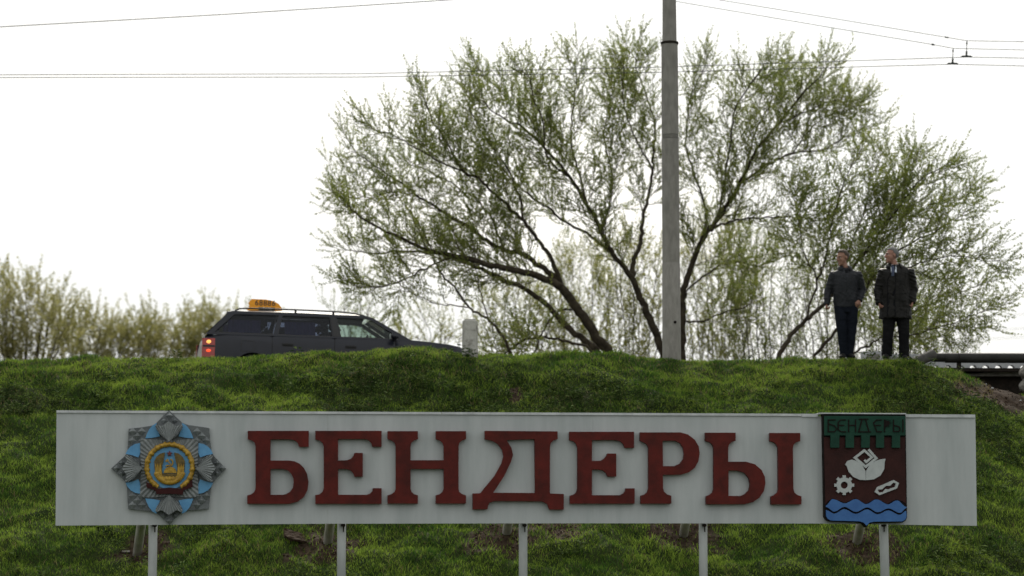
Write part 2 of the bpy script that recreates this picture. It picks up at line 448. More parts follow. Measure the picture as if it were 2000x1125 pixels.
def weeds(n, name, mat, size, keep, leaves=9, up=.05):
    x, y = scatter(n); k = keep(x, y); x, y = x[k], y[k]; n = len(x); z = H(x, y)
    sc = size * rng.uniform(.55, 1.5, n)
    m = n * leaves
    X = np.repeat(np.stack([x, y, z], 1), leaves, 0); s = np.repeat(sc, leaves)
    az = rng.uniform(0, 2 * np.pi, m); el = rng.uniform(.1, 1.1, m); hh = rng.uniform(.1, 1.0, m)
    d = np.stack([np.cos(az) * np.cos(el), np.sin(az) * np.cos(el), np.sin(el) * .7], 1)
    base = X + d * (s * .35)[:, None]; base[:, 2] += hh * up * s / size
    Ln = s * rng.uniform(.5, 1.0, m); wd = Ln * rng.uniform(.3, .45, m)
    sd = np.stack([-np.sin(az), np.cos(az), rng.uniform(-.4, .4, m)], 1)
    tip = base + d * Ln[:, None]; tip[:, 2] -= Ln * .25
    mid = base + d * (Ln * .5)[:, None]
    V = np.stack([base, mid + sd * wd[:, None] / 2, tip, mid - sd * wd[:, None] / 2], 1).reshape(-1, 3)
    b = np.arange(m) * 4
    return link_mesh(name, np_mesh(name, V, np.stack([b, b + 1, b + 2, b + 3], 1), 4), mat)
g = weeds(42000, 'broad_leaf_weeds', M['weed'], .048, lambda x, y: (weed_mask(x, y) > rng.uniform(.05, 1.5, len(x))) & (soil_mask(x, y) < .6))
tag(g, 'dark broad-leaved weeds in patches on the grassy embankment', 'weeds', kind='stuff')
g = weeds(4200, 'tall_weeds', M['weed'], .085, lambda x, y: (weed_mask(x, y) > rng.uniform(.0, 1.2, len(x))) & (soil_mask(x, y) < .4), leaves=16, up=.14)
tag(g, 'taller leafy weed clumps standing out of the embankment grass', 'weeds', kind='stuff')
g = weeds(15000, 'reddish_weeds', M['weed_brown'], .032, lambda x, y: (weed_mask(x, y) > rng.uniform(.2, 1.4, len(x))) & (patch(x, y, 2.3) > rng.uniform(-.5, .6, len(x))) & (soil_mask(x, y) < .6), leaves=8, up=.09)
tag(g, 'brownish red-stemmed weeds scattered through the darker patches of the bank', 'weeds', kind='stuff')
# low herbs along the crest
g = weeds(2600, 'crest_weeds', M['leaf'], .035, lambda x, y: (y > CREST_Y - .7) & (y < CREST_Y + .35) & (patch(x, y, 1.1) > rng.uniform(-.6, .8, len(x))) & (x < 6.2), leaves=10, up=.05)
tag(g, 'low bright leafy weeds along the crest of the embankment', 'weeds', kind='stuff')
# clods of soil
xs, ys = scatter(26000); k = soil_mask(xs, ys) > .5; k &= ys < CREST_Y + .6; xs, ys = xs[k], ys[k]
n = len(xs); zs = H(xs, ys); s = rng.uniform(.006, .026, n)
O = np.array([[1, 0, 0], [0, 1, 0], [-1, 0, 0], [0, -1, 0], [0, 0, 1], [0, 0, -1]], float)
V = (np.stack([xs, ys, zs], 1)[:, None] + O[None] * s[:, None, None] * rng.uniform(.5, 1.3, (n, 6, 1))).reshape(-1, 3)
T = np.array([[0, 1, 4], [1, 2, 4], [2, 3, 4], [3, 0, 4], [1, 0, 5], [2, 1, 5], [3, 2, 5], [0, 3, 5]])
T = (T[None] + (np.arange(n) * 6)[:, None, None]).reshape(-1, 3)
tag(link_mesh('soil_clods', np_mesh('soil_clods', V, T, 3), M['soil']), 'loose brown clods of bare soil around the sign braces', 'soil', kind='stuff')

# ================================================================ town sign
PL, PR = Vector((0, 28.05)), Vector((0, 28.93))
pl = at(112, 900, 28.05); pr = at(1904, 900, 28.93)
SD = Vector((pr.x - pl.x, pr.y - pl.y, 0)).normalized(); SN = Vector((SD.y, -SD.x, 0))   # normal towards the camera
SO = Vector((pl.x, pl.y, 0))
def S(px, py, d=0.0):
    """photo pixel on the face plane of the sign, raised d metres off it"""
    p = at(px, py, 10.0); c = Vector((0, 0, EYE)); r = p - c
    t = (SO - c).dot(SN) / r.dot(SN)
    return c + r * t + SN * d
sign = empty('town_sign', (SO.x + 5.4 * SD.x, SO.y + 5.4 * SD.y, 0), math.atan2(SD.y, SD.x))
tag(sign, 'long white town name sign with raised dark red Cyrillic letters standing on posts', 'sign')
def SP(name, outline, holes, d0, d1, mat, parent=sign, **k):
    return plate(name, outline, holes, S, d0, d1, mat, parent, **k)
# the face is made of sheets butted edge to edge
def lerpy(x, xa, ya, xb, yb): return ya + (yb - ya) * (x - xa) / (xb - xa)
edges = [110.5, 640, 1158, 1598, 1905]
for i in range(4):
    a, b = edges[i] + (.10 if i else 0), edges[i + 1] - (.10 if i < 3 else 0)
    T_ = lambda x: lerpy(x, 112, 806.5, 1902, 814.5)
    B_ = lambda x: np.interp(x, [110, 600, 1100, 1600, 1907], [1026.5, 1023, 1022, 1022.5, 1027])
    ol = [(a, T_(a)), (b, T_(b)), (b + (3.0 if i == 3 else 0), B_(b)), (.5 * (a + b), B_(.5 * (a + b))), (a - (2 if i == 0 else 0), B_(a))]
    SP('panel', ol, [], -.11, 0, M['panel'])
for a, b in ((110.5, 862), (863.5, 1564), (1565.5, 1597), (1766, 1904)):
    dz = 1.5 if a > 1560 else 0
    ol = [(a, lerpy(a, 112, 801.5, 1902, 809.8)), (b, lerpy(b, 112, 801.5, 1902, 809.8)), (b, lerpy(b, 112, 806.3, 1902, 814.3) + dz), (a, lerpy(a, 112, 806.3, 1902, 814.3) + dz)]
    SP('top_trim', ol, [], -.13, .018, M['trim'])

Z6 = lambda P: [(470 + x / 3.636, 820 + y / 3.636) for x, y in P]
Z7 = lambda P: [(1020 + x / 3.448, 820 + y / 3.448) for x, y in P]
ltr = []
ltr.append((Z6([(52,80),(484,80),(484,193),(415,193),(407,168),(390,150),(368,142),(345,140),(213,140),(213,290),(345,290),(385,296),(420,313),(450,343),(472,385),(482,440),(475,500),(450,548),(405,582),(345,597),(48,597),(48,537),(75,530),(95,515),(105,495),(107,480),(107,190),(100,165),(85,150),(52,140)]),
            [Z6([(213,350),(300,350),(335,360),(360,385),(374,415),(377,445),(370,485),(350,512),(325,527),(300,533),(213,533)])]))
ltr.append((Z6([(530,80),(1000,80),(1000,193),(935,193),(928,168),(910,148),(890,140),(870,138),(692,138),(692,290),(755,288),(782,278),(800,258),(808,236),(867,236),(867,405),(808,405),(799,380),(780,360),(750,350),(692,350),(692,533),(895,533),(920,523),(935,507),(938,486),(1000,486),(1000,597),(530,597),(530,535),(560,530),(582,510),(590,485),(590,195),(582,165),(560,148),(530,140)]), []))
ltr.append((Z6([(1042,82),(1257,82),(1257,138),(1230,148),(1210,165),(1205,190),(1205,288),(1440,288),(1440,190),(1432,165),(1412,148),(1384,138),(1384,82),(1598,82),(1598,138),(1570,148),(1550,165),(1545,190),(1545,490),(1550,512),(1570,528),(1598,537),(1598,595),(1384,595),(1384,537),(1412,528),(1432,512),(1440,490),(1440,350),(1205,350),(1205,490),(1212,512),(1230,528),(1257,537),(1257,595),(1042,595),(1042,537),(1070,528),(1092,512),(1100,490),(1100,190),(1092,165),(1070,148),(1042,138)]), []))
ltr.append(([(946,842),(1088,843),(1088,858),(1079.5,861),(1074.5,866),(1073,874),(1073,964),(1100,965),(1100,995.5),(1072,995.5),(1068,985),(1058,979.5),(965,979),(955,982),(952.5,988),(951,995),(922.5,995),(922.5,964),(937.5,963.5),(965,930),(979,905),(982.5,891.5),(980,879),(970.5,867),(959.5,861),(946,858.5)],
            [[(988.5,860),(1043,858),(1044,963),(962.5,962.5),(984,930),(997,902.5),(1001,889),(998,875)]]))
ltr.append((Z7([(313,82),(748,82),(748,190),(685,190),(677,165),(655,146),(620,138),(465,138),(465,278),(525,277),(548,262),(562,245),(570,228),(628,228),(628,383),(570,383),(560,360),(540,342),(510,335),(465,335),(465,508),(655,508),(680,494),(690,478),(692,462),(752,462),(752,565),(317,565),(317,512),(345,503),(362,487),(368,462),(368,190),(360,165),(345,148),(313,138)]), []))
ltr.append((Z7([(788,86),(1060,86),(1110,100),(1155,135),(1182,180),(1188,230),(1180,280),(1155,325),(1115,355),(1060,371),(942,371),(942,460),(950,485),(970,503),(998,512),(998,565),(793,565),(793,512),(820,503),(838,487),(845,462),(845,190),(835,168),(815,155),(788,143)]),
            [Z7([(940,142),(1025,142),(1058,160),(1078,190),(1085,230),(1080,265),(1058,295),(1020,313),(942,313)])]))
# the last letter is two strokes
yL = (Z7([(1227,88),(1430,88),(1430,143),(1405,150),(1385,168),(1380,190),(1380,283),(1500,283),(1560,300),(1605,340),(1627,385),(1630,430),(1620,480),(1590,525),(1545,555),(1490,569),(1232,569),(1232,515),(1258,505),(1277,488),(1283,465),(1283,190),(1275,168),(1255,152),(1227,143)]),
      [Z7([(1382,342),(1440,342),(1490,358),(1520,395),(1528,435),(1520,475),(1495,500),(1465,513),(1382,513)])])
yR = (Z7([(1660,90),(1864,90),(1864,145),(1838,152),(1820,168),(1815,190),(1818,465),(1825,490),(1845,507),(1872,515),(1872,570),(1668,570),(1668,517),(1692,507),(1712,490),(1718,465),(1715,190),(1705,168),(1688,152),(1660,145)]), [])
for k_, (o_, h_) in enumerate(ltr + [yL, yR]):
    lo = SP('letter', o_, h_, .004, .075, M['red'])
    lo['label'] = ['first', 'second', 'third', 'fourth', 'fifth', 'sixth', 'rounded left stroke of the seventh', 'straight right stroke of the seventh'][k_] + ' raised dark red letter of the town name'

# ---- emblem: silver star with blue petals and a golden coat of arms
E = lambda P: [(180 + x / 4.017, 780 + y / 4.017) for x, y in P]
def E1(x, y, d=0): return S(180 + x / 4.017, 780 + y / 4.017, d)
EC = (608, 543)
base = [(605,88),(650,130),(712,188),(760,203),(918,226),(926,320),(936,400),(955,445),(1050,543),(955,645),(934,690),(924,780),(914,858),(830,868),(750,872),(700,890),(605,980),(505,890),(450,878),(285,858),(280,780),(275,690),(262,645),(152,543),(265,440),(280,400),(284,320),(290,232),(380,222),(470,208),(505,188),(560,130)]
em = plate('star_emblem', E(base), [], S, .004, .05, M['silver_dark'], sign)
em['label'] = 'silver eight-pointed star emblem with pale blue petals and a golden coat of arms'
def EP(name, P, d0, d1, mat, holes=(), **k): return plate(name, E(P), [E(h) for h in holes], S, d0, d1, mat, em, **k)
tl1 = [(508,188),(514,240),(536,292),(480,303),(420,308),(432,275),(450,238),(478,205)]
tl2 = [(378,345),(388,385),(380,425),(366,458),(320,440),(266,430),(280,400),(305,372),(340,352)]
petals = [[((2 * EC[0] - x if sx else x), (2 * EC[1] - y if sy else y)) for x, y in P] for P in (tl1, tl2) for sx in (0, 1) for sy in (0, 1)]
def inside(p, poly):
    c = False; n = len(poly)
    for i in range(n):
        (x1, y1), (x2, y2) = poly[i], poly[(i + 1) % n]
        if (y1 > p[1]) != (y2 > p[1]) and p[0] < (x2 - x1) * (p[1] - y1) / (y2 - y1) + x1: c = not c
    return c
for gxx in range(-10, 11):
    for gyy in range(-10, 11):
        for ox in (0, 1):
            x = EC[0] + (gxx + ox * .5) * 72; y = EC[1] + (gyy + ox * .5) * 72
            r = math.hypot(x - EC[0], y - EC[1]); h = 34
            if r < 262 or min(abs(x - EC[0]), abs(y - EC[1])) < 112 or any(inside((x + a * h * .55, y + b * h * .55), Q) for Q in petals for a, b in ((0, 0), (1, 0), (-1, 0), (0, 1), (0, -1))): continue
            if all(inside((x + a * h * .72, y + b * h * .72), base) for a, b in ((1, 0), (-1, 0), (0, 1), (0, -1))):
                V = [E1(x - h, y, .052), E1(x, y - h, .052), E1(x + h, y, .052), E1(x, y + h, .052), E1(x, y - 4, .092)]
                pydata('facet', V, [(0, 1, 4), (1, 2, 4), (2, 3, 4), (3, 0, 4)], M['silver'], em)
tl1 = [(508,188),(514,240),(536,292),(480,303),(420,308),(432,275),(450,238),(478,205)]
tl2 = [(378,345),(388,385),(380,425),(366,458),(320,440),(266,430),(280,400),(305,372),(340,352)]
for P in (tl1, tl2):
    for sx in (0, 1):
        for sy in (0, 1):
            Q = [((2 * EC[0] - x if sx else x), (2 * EC[1] - y if sy else y)) for x, y in P]
            EP('blue_petal', Q, .051, .072, M['sky_blue'])
for q in range(4):
    ca, sa = round(math.cos(q * math.pi / 2)), round(math.sin(q * math.pi / 2))
    for r_, sd_, h in ((412, 0, 30), (372, 42, 24), (372, -42, 24)):
        x = EC[0] + ca * r_ - sa * sd_; y = EC[1] + sa * r_ + ca * sd_
        V = [E1(x - h, y, .052), E1(x, y - h, .052), E1(x + h, y, .052), E1(x, y + h, .052), E1(x, y - 4, .105)]
        pydata('facet', V, [(0, 1, 4), (1, 2, 4), (2, 3, 4), (3, 0, 4)], M['silver'], em)
# pleated fan
V = []; Fc = []; n = 112
def fan_r(a):
    c, s = abs(math.cos(a)), abs(math.sin(a)); sq = 228 / max(c, s)
    return min(sq, 305) - 12 * (1 - abs(math.sin(2 * a)))
for i in range(n):
    a = 2 * math.pi * i / n; up = (i % 2)
    x, y = math.cos(a), math.sin(a); r = fan_r(a)
    V += [E1(EC[0] + 150 * x, EC[1] + 150 * y, .088 + .006 * up), E1(EC[0] + r * x, EC[1] + r * y, .078 + .012 * up), E1(EC[0] + r * x, EC[1] + r * y, .05)]
for i in range(n):
    a = i * 3; b = ((i + 1) % n) * 3; Fc += [(a, b, b + 1, a + 1), (a + 1, b + 1, b + 2, a + 2)]
pydata('pleated_fan', V, Fc, M['silver'], em)
# four leaf fans
lobe = [(0, 0), (22, 36), (50, 68), (84, 94), (112, 106), (132, 100), (116, 62), (122, 46), (138, 24), (153, 0)]
lobe = lobe + [(a, -b) for a, b in lobe[-2:0:-1]]
for k_ in range(4):
    ang = -math.pi / 2 + k_ * math.pi / 2; b0 = 212
    n = len(lobe) - 1; V = []; Fc = []
    def LP(a, b, d):
        x = EC[0] + math.cos(ang) * (b0 + a) - math.sin(ang) * b; y = EC[1] + math.sin(ang) * (b0 + a) + math.cos(ang) * b
        return E1(x, y, d)
    V.append(LP(-4, 0, .150))
    ring = []
    pts = lobe[1:]
    fine = []
    for i in range(len(pts) - 1):
        fine += [pts[i], ((pts[i][0] + pts[i + 1][0]) / 2, (pts[i][1] + pts[i + 1][1]) / 2)]
    fine.append(pts[-1])
    for i, (a, b) in enumerate(fine):
        V.append(LP(a, b, .140 + (.014 if i % 2 else 0))); 
    for i, (a, b) in enumerate(fine): V.append(LP(a, b, .06))
    m = len(fine)
    for i in range(m - 1): Fc.append((0, i + 1, i + 2)); Fc.append((i + 1, i + 1 + m, i + 2 + m, i + 2))
    pydata('silver_leaf', V, Fc, M['silver_light'], em)
# central disc, wreath ring, ribbon
circ = lambda r, n=40, cx=612, cy=532, sy=1.0: [(cx + r * math.cos(2 * math.pi * i / n), cy + sy * r * math.sin(2 * math.pi * i / n)) for i in range(n)]
EP('blue_disc', circ(172), .06, .10, M['sky_blue'])
V = []; Fc = []; n = 84; kk = 8
i = 0
a0, a1 = R(120), R(420)
for i in range(n + 1):
    a = a0 + (a1 - a0) * i / n; rr = 178 + 2.5 * math.sin(a * 31); tr = 19 + 4 * (i % 3 == 0) + 2 * math.sin(a * 17)
    for j in range(kk):
        q = 2 * math.pi * j / kk; r = rr + tr * math.cos(q)
        V.append(E1(612 + r * math.cos(a), 535 + r * math.sin(a), .105 + tr / 4.017 / 160 * math.sin(q) * 1.3))
for i in range(n):
    for j in range(kk):
        a = i * kk + j; b = i * kk + (j + 1) % kk; Fc.append((a, b, b + kk, a + kk))
pydata('golden_wreath_ring', V, Fc, M['gold'], em, True)
EP('ribbon', [(428,648),(500,690),(530,703),(612,692),(700,703),(790,630),(792,688),(722,716),(714,750),(612,742),(512,745),(500,716),(434,694)], .09, .132, M['maroon'])
# coat of arms
def horn(s, P): return [(612 + s * (x - 612), y) for x, y in P]
for s in (1, -1):
    EP('wheat_sheaf', horn(s, [(576,418),(540,428),(508,455),(492,490),(494,540),(500,590),(540,640),(558,600),(552,560),(556,520),(566,480),(572,450)]), .10, .125, M['dark_gold'])
    EP('wheat_stalks', horn(s, [(500,500),(512,535),(520,505),(530,540),(540,500),(548,540),(553,600),(590,630),(560,640),(515,612),(500,570)]), .125, .137, M['gold'])
EP('rising_sun', [(566,580)] + [(617 - 50 * math.cos(math.pi * i / 12), 580 - 50 * math.sin(math.pi * i / 12)) for i in range(1, 12)] + [(668,580)], .10, .135, M['gold'])
EP('field_band', [(552,584),(676,584),(690,612),(540,612)], .10, .127, M['dark_gold'])
mb = MB()
fr = MB()
for i in range(17):
    a = R(158 - i * 8.5); x = 612 + 108 * math.cos(a); y = 548 + 105 * math.sin(a)
    fr2 = MB().ell(E1(x, y, .125), (.033, .02, .033), seg=8, rings=5)
    fr2.build('fruit', M['gold'], em, True)
for x in (585, 612, 640): MB().ell(E1(x, 628, .125), (.034, .02, .034), seg=8, rings=5).build('fruit', M['gold'], em, True)
star = [(612 + (24 if i % 2 == 0 else 10) * math.sin(math.pi * i / 5), 428 - (24 if i % 2 == 0 else 10) * math.cos(math.pi * i / 5)) for i in range(10)]
EP('red_star', star, .10, .128, M['star_red'])
arc = [(612 + 26 * math.cos(R(t_)), 497 + 26 * math.sin(R(t_))) for t_ in range(-75, 131, 15)]
EP('sickle', strip_poly(arc + [(583, 527)], 9), .10, .130, M['gold'])
EP('hammer', strip_poly([(590, 478), (632, 524)], 8), .131, .140, M['gold'])
EP('hammer', strip_poly([(583, 492), (604, 474)], 15), .141, .150, M['gold'])

# ---- crest shield
CR = lambda P: [(1560 + x / 4.017, 780 + y / 4.017) for x, y in P]
sh_o = [(176,118),(824,122),(836,926),(826,950),(800,968),(575,970),(540,978),(515,1005),(492,978),(460,966),(232,960),(203,945),(190,920)]
cs = plate('town_crest', CR(sh_o), [], S, -.02, .09, M['crest_edge'], sign)
cs['label'] = 'brown and green town crest shield with white flower, gear and blue waves'
def CP(name, P, d0, d1, mat, holes=()): return plate(name, CR(P), [CR(h) for h in holes], S, d0, d1, mat, cs)
CP('crest_cap', [(150,108),(824,112),(824,121),(150,117)], -.12, .12, M['trim'])
fld = [(184,290),(818,292),(826,820),(800,800),(750,786),(715,800),(680,822),(635,800),(590,780),(550,800),(512,820),(470,800),(430,778),(390,795),(345,812),(300,795),(250,778),(215,800),(195,825)]
CP('shield_field', [(184,300),(818,300)] + fld[2:], .09, .10, M['crest_brown'])
tp = [(184,134),(818,134),(818,286)]
for a, b in ((712,775),(588,650),(472,538),(350,415),(232,300)):
    tp += [(b, 286),(b, 382),(a, 382),(a, 286)]
tp += [(184,286)]
CP('green_battlement', tp, .101, .132, M['crest_green'])
sk = 8.5
for P in ([[(270,166),(212,166),(212,258),(262,258),(278,235),(262,212),(216,196)]],
          [[(350,166),(308,166),(290,186),(290,240),(310,258),(352,258)], [(294,208),(338,208)]],
          [[(372,162),(372,262)], [(426,162),(426,262)], [(376,208),(422,208)]],
          [[(452,160),(526,160)], [(476,164),(452,256)], [(504,164),(530,256)], [(444,259),(546,259)]],
          [[(630,166),(590,166),(566,190),(592,258),(632,258)], [(580,208),(624,208)]],
          [[(652,262),(652,164),(690,170),(700,190),(690,212),(656,220)]],
          [[(722,162),(722,256),(764,256),(774,238),(764,218),(726,208)]], [[(796,162),(796,262)]]):
    if len(P) == 1: CP('crest_letter', strip_poly(P[0], sk), .133, .142, M['crest_edge'])
    else:
        root_l = CP('crest_letter', strip_poly(P[0], sk), .133, .142, M['crest_edge'])
        ex = MB()
        for Q in P[1:]:
            CP('crest_letter', strip_poly(Q, sk), .133, .1415, M['crest_edge'])
CP('white_petal', [(348,515),(365,485),(400,475),(440,488),(480,520),(506,565),(507,636),(460,633),(410,610),(375,570),(362,530)], .101, .125, M['crest_white'])
CP('white_petal', [(510,565),(540,515),(590,482),(630,472),(663,468),(655,500),(652,550),(622,600),(570,630),(509,636)], .101, .125, M['crest_white'])
CP('flower_bud', strip_poly([(502,400),(424,461),(508,531),(590,465),(530,396)], 19), .101, .123, M['crest_white'])
CP('flower_bud', strip_poly([(497,404),(556,457),(512,494),(498,478)], 17), .101, .1235, M['crest_white'])
gp = []
for i in range(8):
    a = math.pi * 2 * i / 8
    for da, r in ((-.20, 60), (-.16, 78), (.16, 78), (.20, 60), (.39, 61)): gp.append((340 + r * math.sin(a + da), 675 - r * math.cos(a + da)))
CP('white_gear', gp, .101, .125, M['crest_white'], [[(340 + 28 * math.cos(2 * math.pi * i / 20), 675 + 28 * math.sin(2 * math.pi * i / 20)) for i in range(20)]])
CP('white_shuttle', [(577,728),(597,690),(725,635),(767,658),(752,700),(615,753)], .101, .125, M['crest_white'],
   [[(600,710),(635,708),(665,680),(698,680),(722,655),(745,662),(735,690),(700,700),(688,708),(662,705),(640,730),(612,732)]])
def wv(pts, n=5):
    out = []
    for i in range(len(pts) - 1):
        (x0, y0), (x1, y1) = pts[i], pts[i + 1]
        for k in range(n):
            t_ = k / n; out.append((x0 + (x1 - x0) * t_, y0 + (y1 - y0) * (t_ * t_ * (3 - 2 * t_))))
    return out + [pts[-1]]
CP('upper_wave', wv([(198,834),(250,784),(345,818),(430,784),(512,824),(592,786),(682,826),(752,794),(826,846)]) + wv([(826,852),(775,892),(685,856),(600,887),(520,848),(430,884),(340,844),(262,882),(198,846)])[0:], .101, .128, M['crest_blue'])
CP('lower_wave', [(199,868)] + wv([(205,872),(262,898),(340,862),(430,900),(520,864),(600,903),(685,872),(775,908),(824,876)]) + [(828,920),(818,945),(796,958),(570,960),(538,968),(515,992),(494,968),(460,957),(236,951),(212,938),(200,915)], .091, .118, M['crest_blue'])

# ---- posts and braces
posts_px = [(300, 1022), (669, 1022), (1024, 1022), (1376, 1022), (1727, 1024)]
for i, (px, py) in enumerate(posts_px):
    top = S(px, 840, -.17); bot = Vector((top.x, top.y, float(H(top.x, top.y)) - .3)); r = .051 if i < 4 else .055
    if i == 4: bot.x += .03
    po = MB().tube([bot, top], r, 16).build('post', M['steel_post'], sign, True)
    cp_ = S(px, 1025, -.06)
    MB().box(cp_ + Vector((.008, 0, -.005)), (.05, .06, .035), bev=.006).box(cp_ + Vector((.012, 0, -.05)), (.014, .012, .07)).build('bracket', M['rust_and_shade'], po)
for i, (px, py) in enumerate([(268, 1083), (640, 1062), (990, 1040), (1335, 1045), (1674, 1058)]):
    ft = ray_ground(px, py); topx = posts_px[i][0]; tp_ = S(topx - 4, 860, -.2)
    dirv = (tp_ - ft).normalized()
    MB().tube([ft - dirv * .35, tp_], .058, 16).build('brace', M['brace'], sign, True)
# ================================================================ lamp pole and marker post
def lathe(name, rings, k, mat, parent, base, smooth=True):
    V = []; Fc = []
    for z, r in rings:
        for j in range(k): V.append((base.x + r * math.cos(2 * math.pi * j / k), base.y + r * math.sin(2 * math.pi * j / k), base.z + z))
    for i in range(len(rings) - 1):
        for j in range(k):
            a = i * k + j; b = i * k + (j + 1) % k; Fc.append((a, b, b + k, a + k))
    for zi, rev in ((0, True), (len(rings) - 1, False)):
        b = len(V); V += V[zi * k:zi * k + k]; c = tuple(range(b, b + k)); Fc.append(c[::-1] if rev else c)
    o = pydata(name, V, Fc, mat, parent, False)
    o.data.polygons.foreach_set('use_smooth', [len(p.vertices) == 4 and abs(p.normal.z) < .7 for p in o.data.polygons])
    return o
YP = 37.15
pb = at(1312, 706, YP); pb.z = float(H(pb.x, pb.y)) - .4
pole = empty('concrete_pole', (pb.x, pb.y, pb.z))
tag(pole, 'tall round grey concrete pole standing on the crest of the bank', 'pole')
zz = lambda py: at(1312, py, YP).z - pb.z
rr = lambda wpx: wpx / 2 / F * YP
# lower and upper shaft, with the lap joints of the cast sections
lathe('shaft', [(0, rr(37)), (zz(516), rr(35.2)), (zz(515), rr(34.2)), (zz(513), rr(34.4)), (zz(272), rr(33.6))], 40, M['concrete'], pole, pb)
lathe('shaft_joint', [(zz(271.5), rr(33)), (zz(267), rr(32.6)), (zz(264), rr(33))], 40, M['old_concrete'], pole, pb)
lathe('shaft', [(zz(263.5), rr(33.6)), (zz(120), rr(33)), (zz(87), rr(32.6))], 40, M['concrete'], pole, pb)
lathe('collar_band', [(zz(86.5), rr(35.5)), (zz(82.5), rr(35.5))], 40, M['rust_and_shade'], pole, pb)
lathe('upper_shaft', [(zz(82), rr(28.5)), (zz(0), rr(27)), (zz(-330), rr(22.5))], 40, M['concrete'], pole, pb)
hc = at(1318.5, 629, YP - rr(35.5)) 
MB().tube([hc + Vector((0, -.006, 0)), hc + Vector((0, .02, 0))], .022, 14).build('hole_shade_plug', M['crest_edge'], pole, True)  # solid dark plug, the shade inside the hole is its colour

mk = at(918, 690, 36.75); mz = float(H(mk.x, mk.y)) - .15
mpost = empty('marker_post', (mk.x, mk.y, mz), R(4))
tag(mpost, 'short chipped whitewashed concrete post standing on the crest in front of the taxi bonnet', 'post')
hh = at(918, 623.5, 36.75).z - mz
bm = bmesh.new(); bmesh.ops.create_cube(bm, size=1)
bmesh.ops.scale(bm, vec=(.236, .17, hh), verts=bm.verts); bmesh.ops.translate(bm, vec=(0, 0, hh / 2), verts=bm.verts)
bmesh.ops.bevel(bm, geom=[e for e in bm.edges], offset=.028, segments=3, affect='EDGES')
bmesh.ops.subdivide_edges(bm, edges=[e for e in bm.edges if e.calc_length() > .08], cuts=9, use_grid_fill=True)
for v in bm.verts:
    v.co += v.normal * (noise.noise(v.co * 14) * .008 + noise.noise(v.co * 40) * .004)
    v.co.x *= 1 + .05 * (1 - v.co.z / hh) - .03
me = bpy.data.meshes.new('concrete_block'); bm.to_mesh(me); bm.free()
link_mesh('concrete_block', me, M['white_concrete'], mpost, world=False)
mb = MB()
for i in range(7):
    x = rnd.uniform(-.12, .12); z0 = .12; pts = [Vector((x, -.10, z0 + t_ * rnd.uniform(.03, .05) )) + Vector((rnd.uniform(-.01, .01), -.01 * t_ , 0)) for t_ in range(5)]
    mb.tube(pts, .003, 3)
    for p in pts[1:]:
        for s_ in (-1, 1):
            q = p + Vector((s_ * .018, -.01, .012)); mb.add([p, p + Vector((s_ * .012, -.004, -.004)), q, p + Vector((s_ * .006, -.008, .012))], [(0, 1, 2, 3)])
vine = mb.build('creeping_weed', M['weed'], None)
vine.location = (mk.x, mk.y, mz); tag(vine, 'small dark leafy weed climbing the foot of the whitewashed post', 'weed')

# ================================================================ overhead wires
def wire(pts, Y, r, label, group, Y1=None, sag=0):
    P = []
    for i in range(len(pts) - 1):
        n = 8
        for k in range(n + (i == len(pts) - 2)):
            t_ = k / n; px = pts[i][0] + (pts[i + 1][0] - pts[i][0]) * t_; py = pts[i][1] + (pts[i + 1][1] - pts[i][1]) * t_ + 4 * sag * t_ * (1 - t_)
            yy = Y if Y1 is None else Y + (Y1 - Y) * (px - pts[0][0]) / (pts[-1][0] - pts[0][0])
            P.append(at(px, py, yy))
    o = MB().tube(P, r, 6).build('overhead_wire', M['wire'], None, True)
    c = sum((Vector(v) for v in P), Vector()) / len(P); o.data.transform(Matrix.Translation(-c)); o.location = c
    tag(o, label, 'wire', group); return o
YW = 44.0
wire([(-300, 60), (0, 52.5), (440, 28), (890, -1), (1200, -24)], 42, .0085, 'single thick wire sloping up across the top left corner of the sky', 'overhead wires')
wire([(-300, 149), (0, 146), (700, 144), (1290, 131), (1887, 111.5), (2300, 119)], YW, .0075, 'upper trolley wire running the full width behind the pole to the right hanger', 'trolley wires')
wire([(-300, 151), (0, 151.5), (700, 150.5), (1300, 141), (1860, 125.5), (2300, 136)], YW, .0075, 'lower trolley wire running the full width behind the pole to the left hanger', 'trolley wires')
wire([(1120, -40), (1400, -1), (1640, 38), (1849, 73), (1888.5, 79.5), (2300, 87)], YW, .0068, 'thin upper suspension wire reaching the right hanger at top right', 'suspension wires')
wire([(1120, -32), (1340, 6), (1600, 50), (1822, 87), (1862, 94.5), (2300, 104)], YW, .0068, 'thin lower suspension wire reaching the left hanger at top right', 'suspension wires')
for (x, y0, y1, lab) in ((1888.5, 79, 111, 'right'), (1861.5, 94, 125, 'left')):
    a = at(x, y0, YW); b = at(x - 1, y1, YW); h = empty('wire_hanger', a)
    tag(h, f'{lab} one of two dark insulated hangers holding a trolley wire', 'hanger', 'trolley wire hangers')
    k = 1 / F * YW
    MB().tube([a + (b - a) * t_ for t_ in (0, .12, .14, .22, .24, .64, .66, .86, .88, .96)], [1.0 * k, 1.0 * k, 1.9 * k, 1.9 * k, .8 * k, .8 * k, 2.0 * k, 2.0 * k, 1.0 * k, .8 * k], 10).build('insulator_rod', M['wire'], h, True)
    P = [(-11.5, 0), (-9, -2.4), (-3, -2.6), (0, -5), (3, -2.6), (9, -2.4), (11.5, 0)]
    plate('clamp_bow', [(px, -py) for px, py in P], [], lambda X, Y_, d: b + Vector((X * k, d, Y_ * k)), -.012, .012, M['wire'], h)
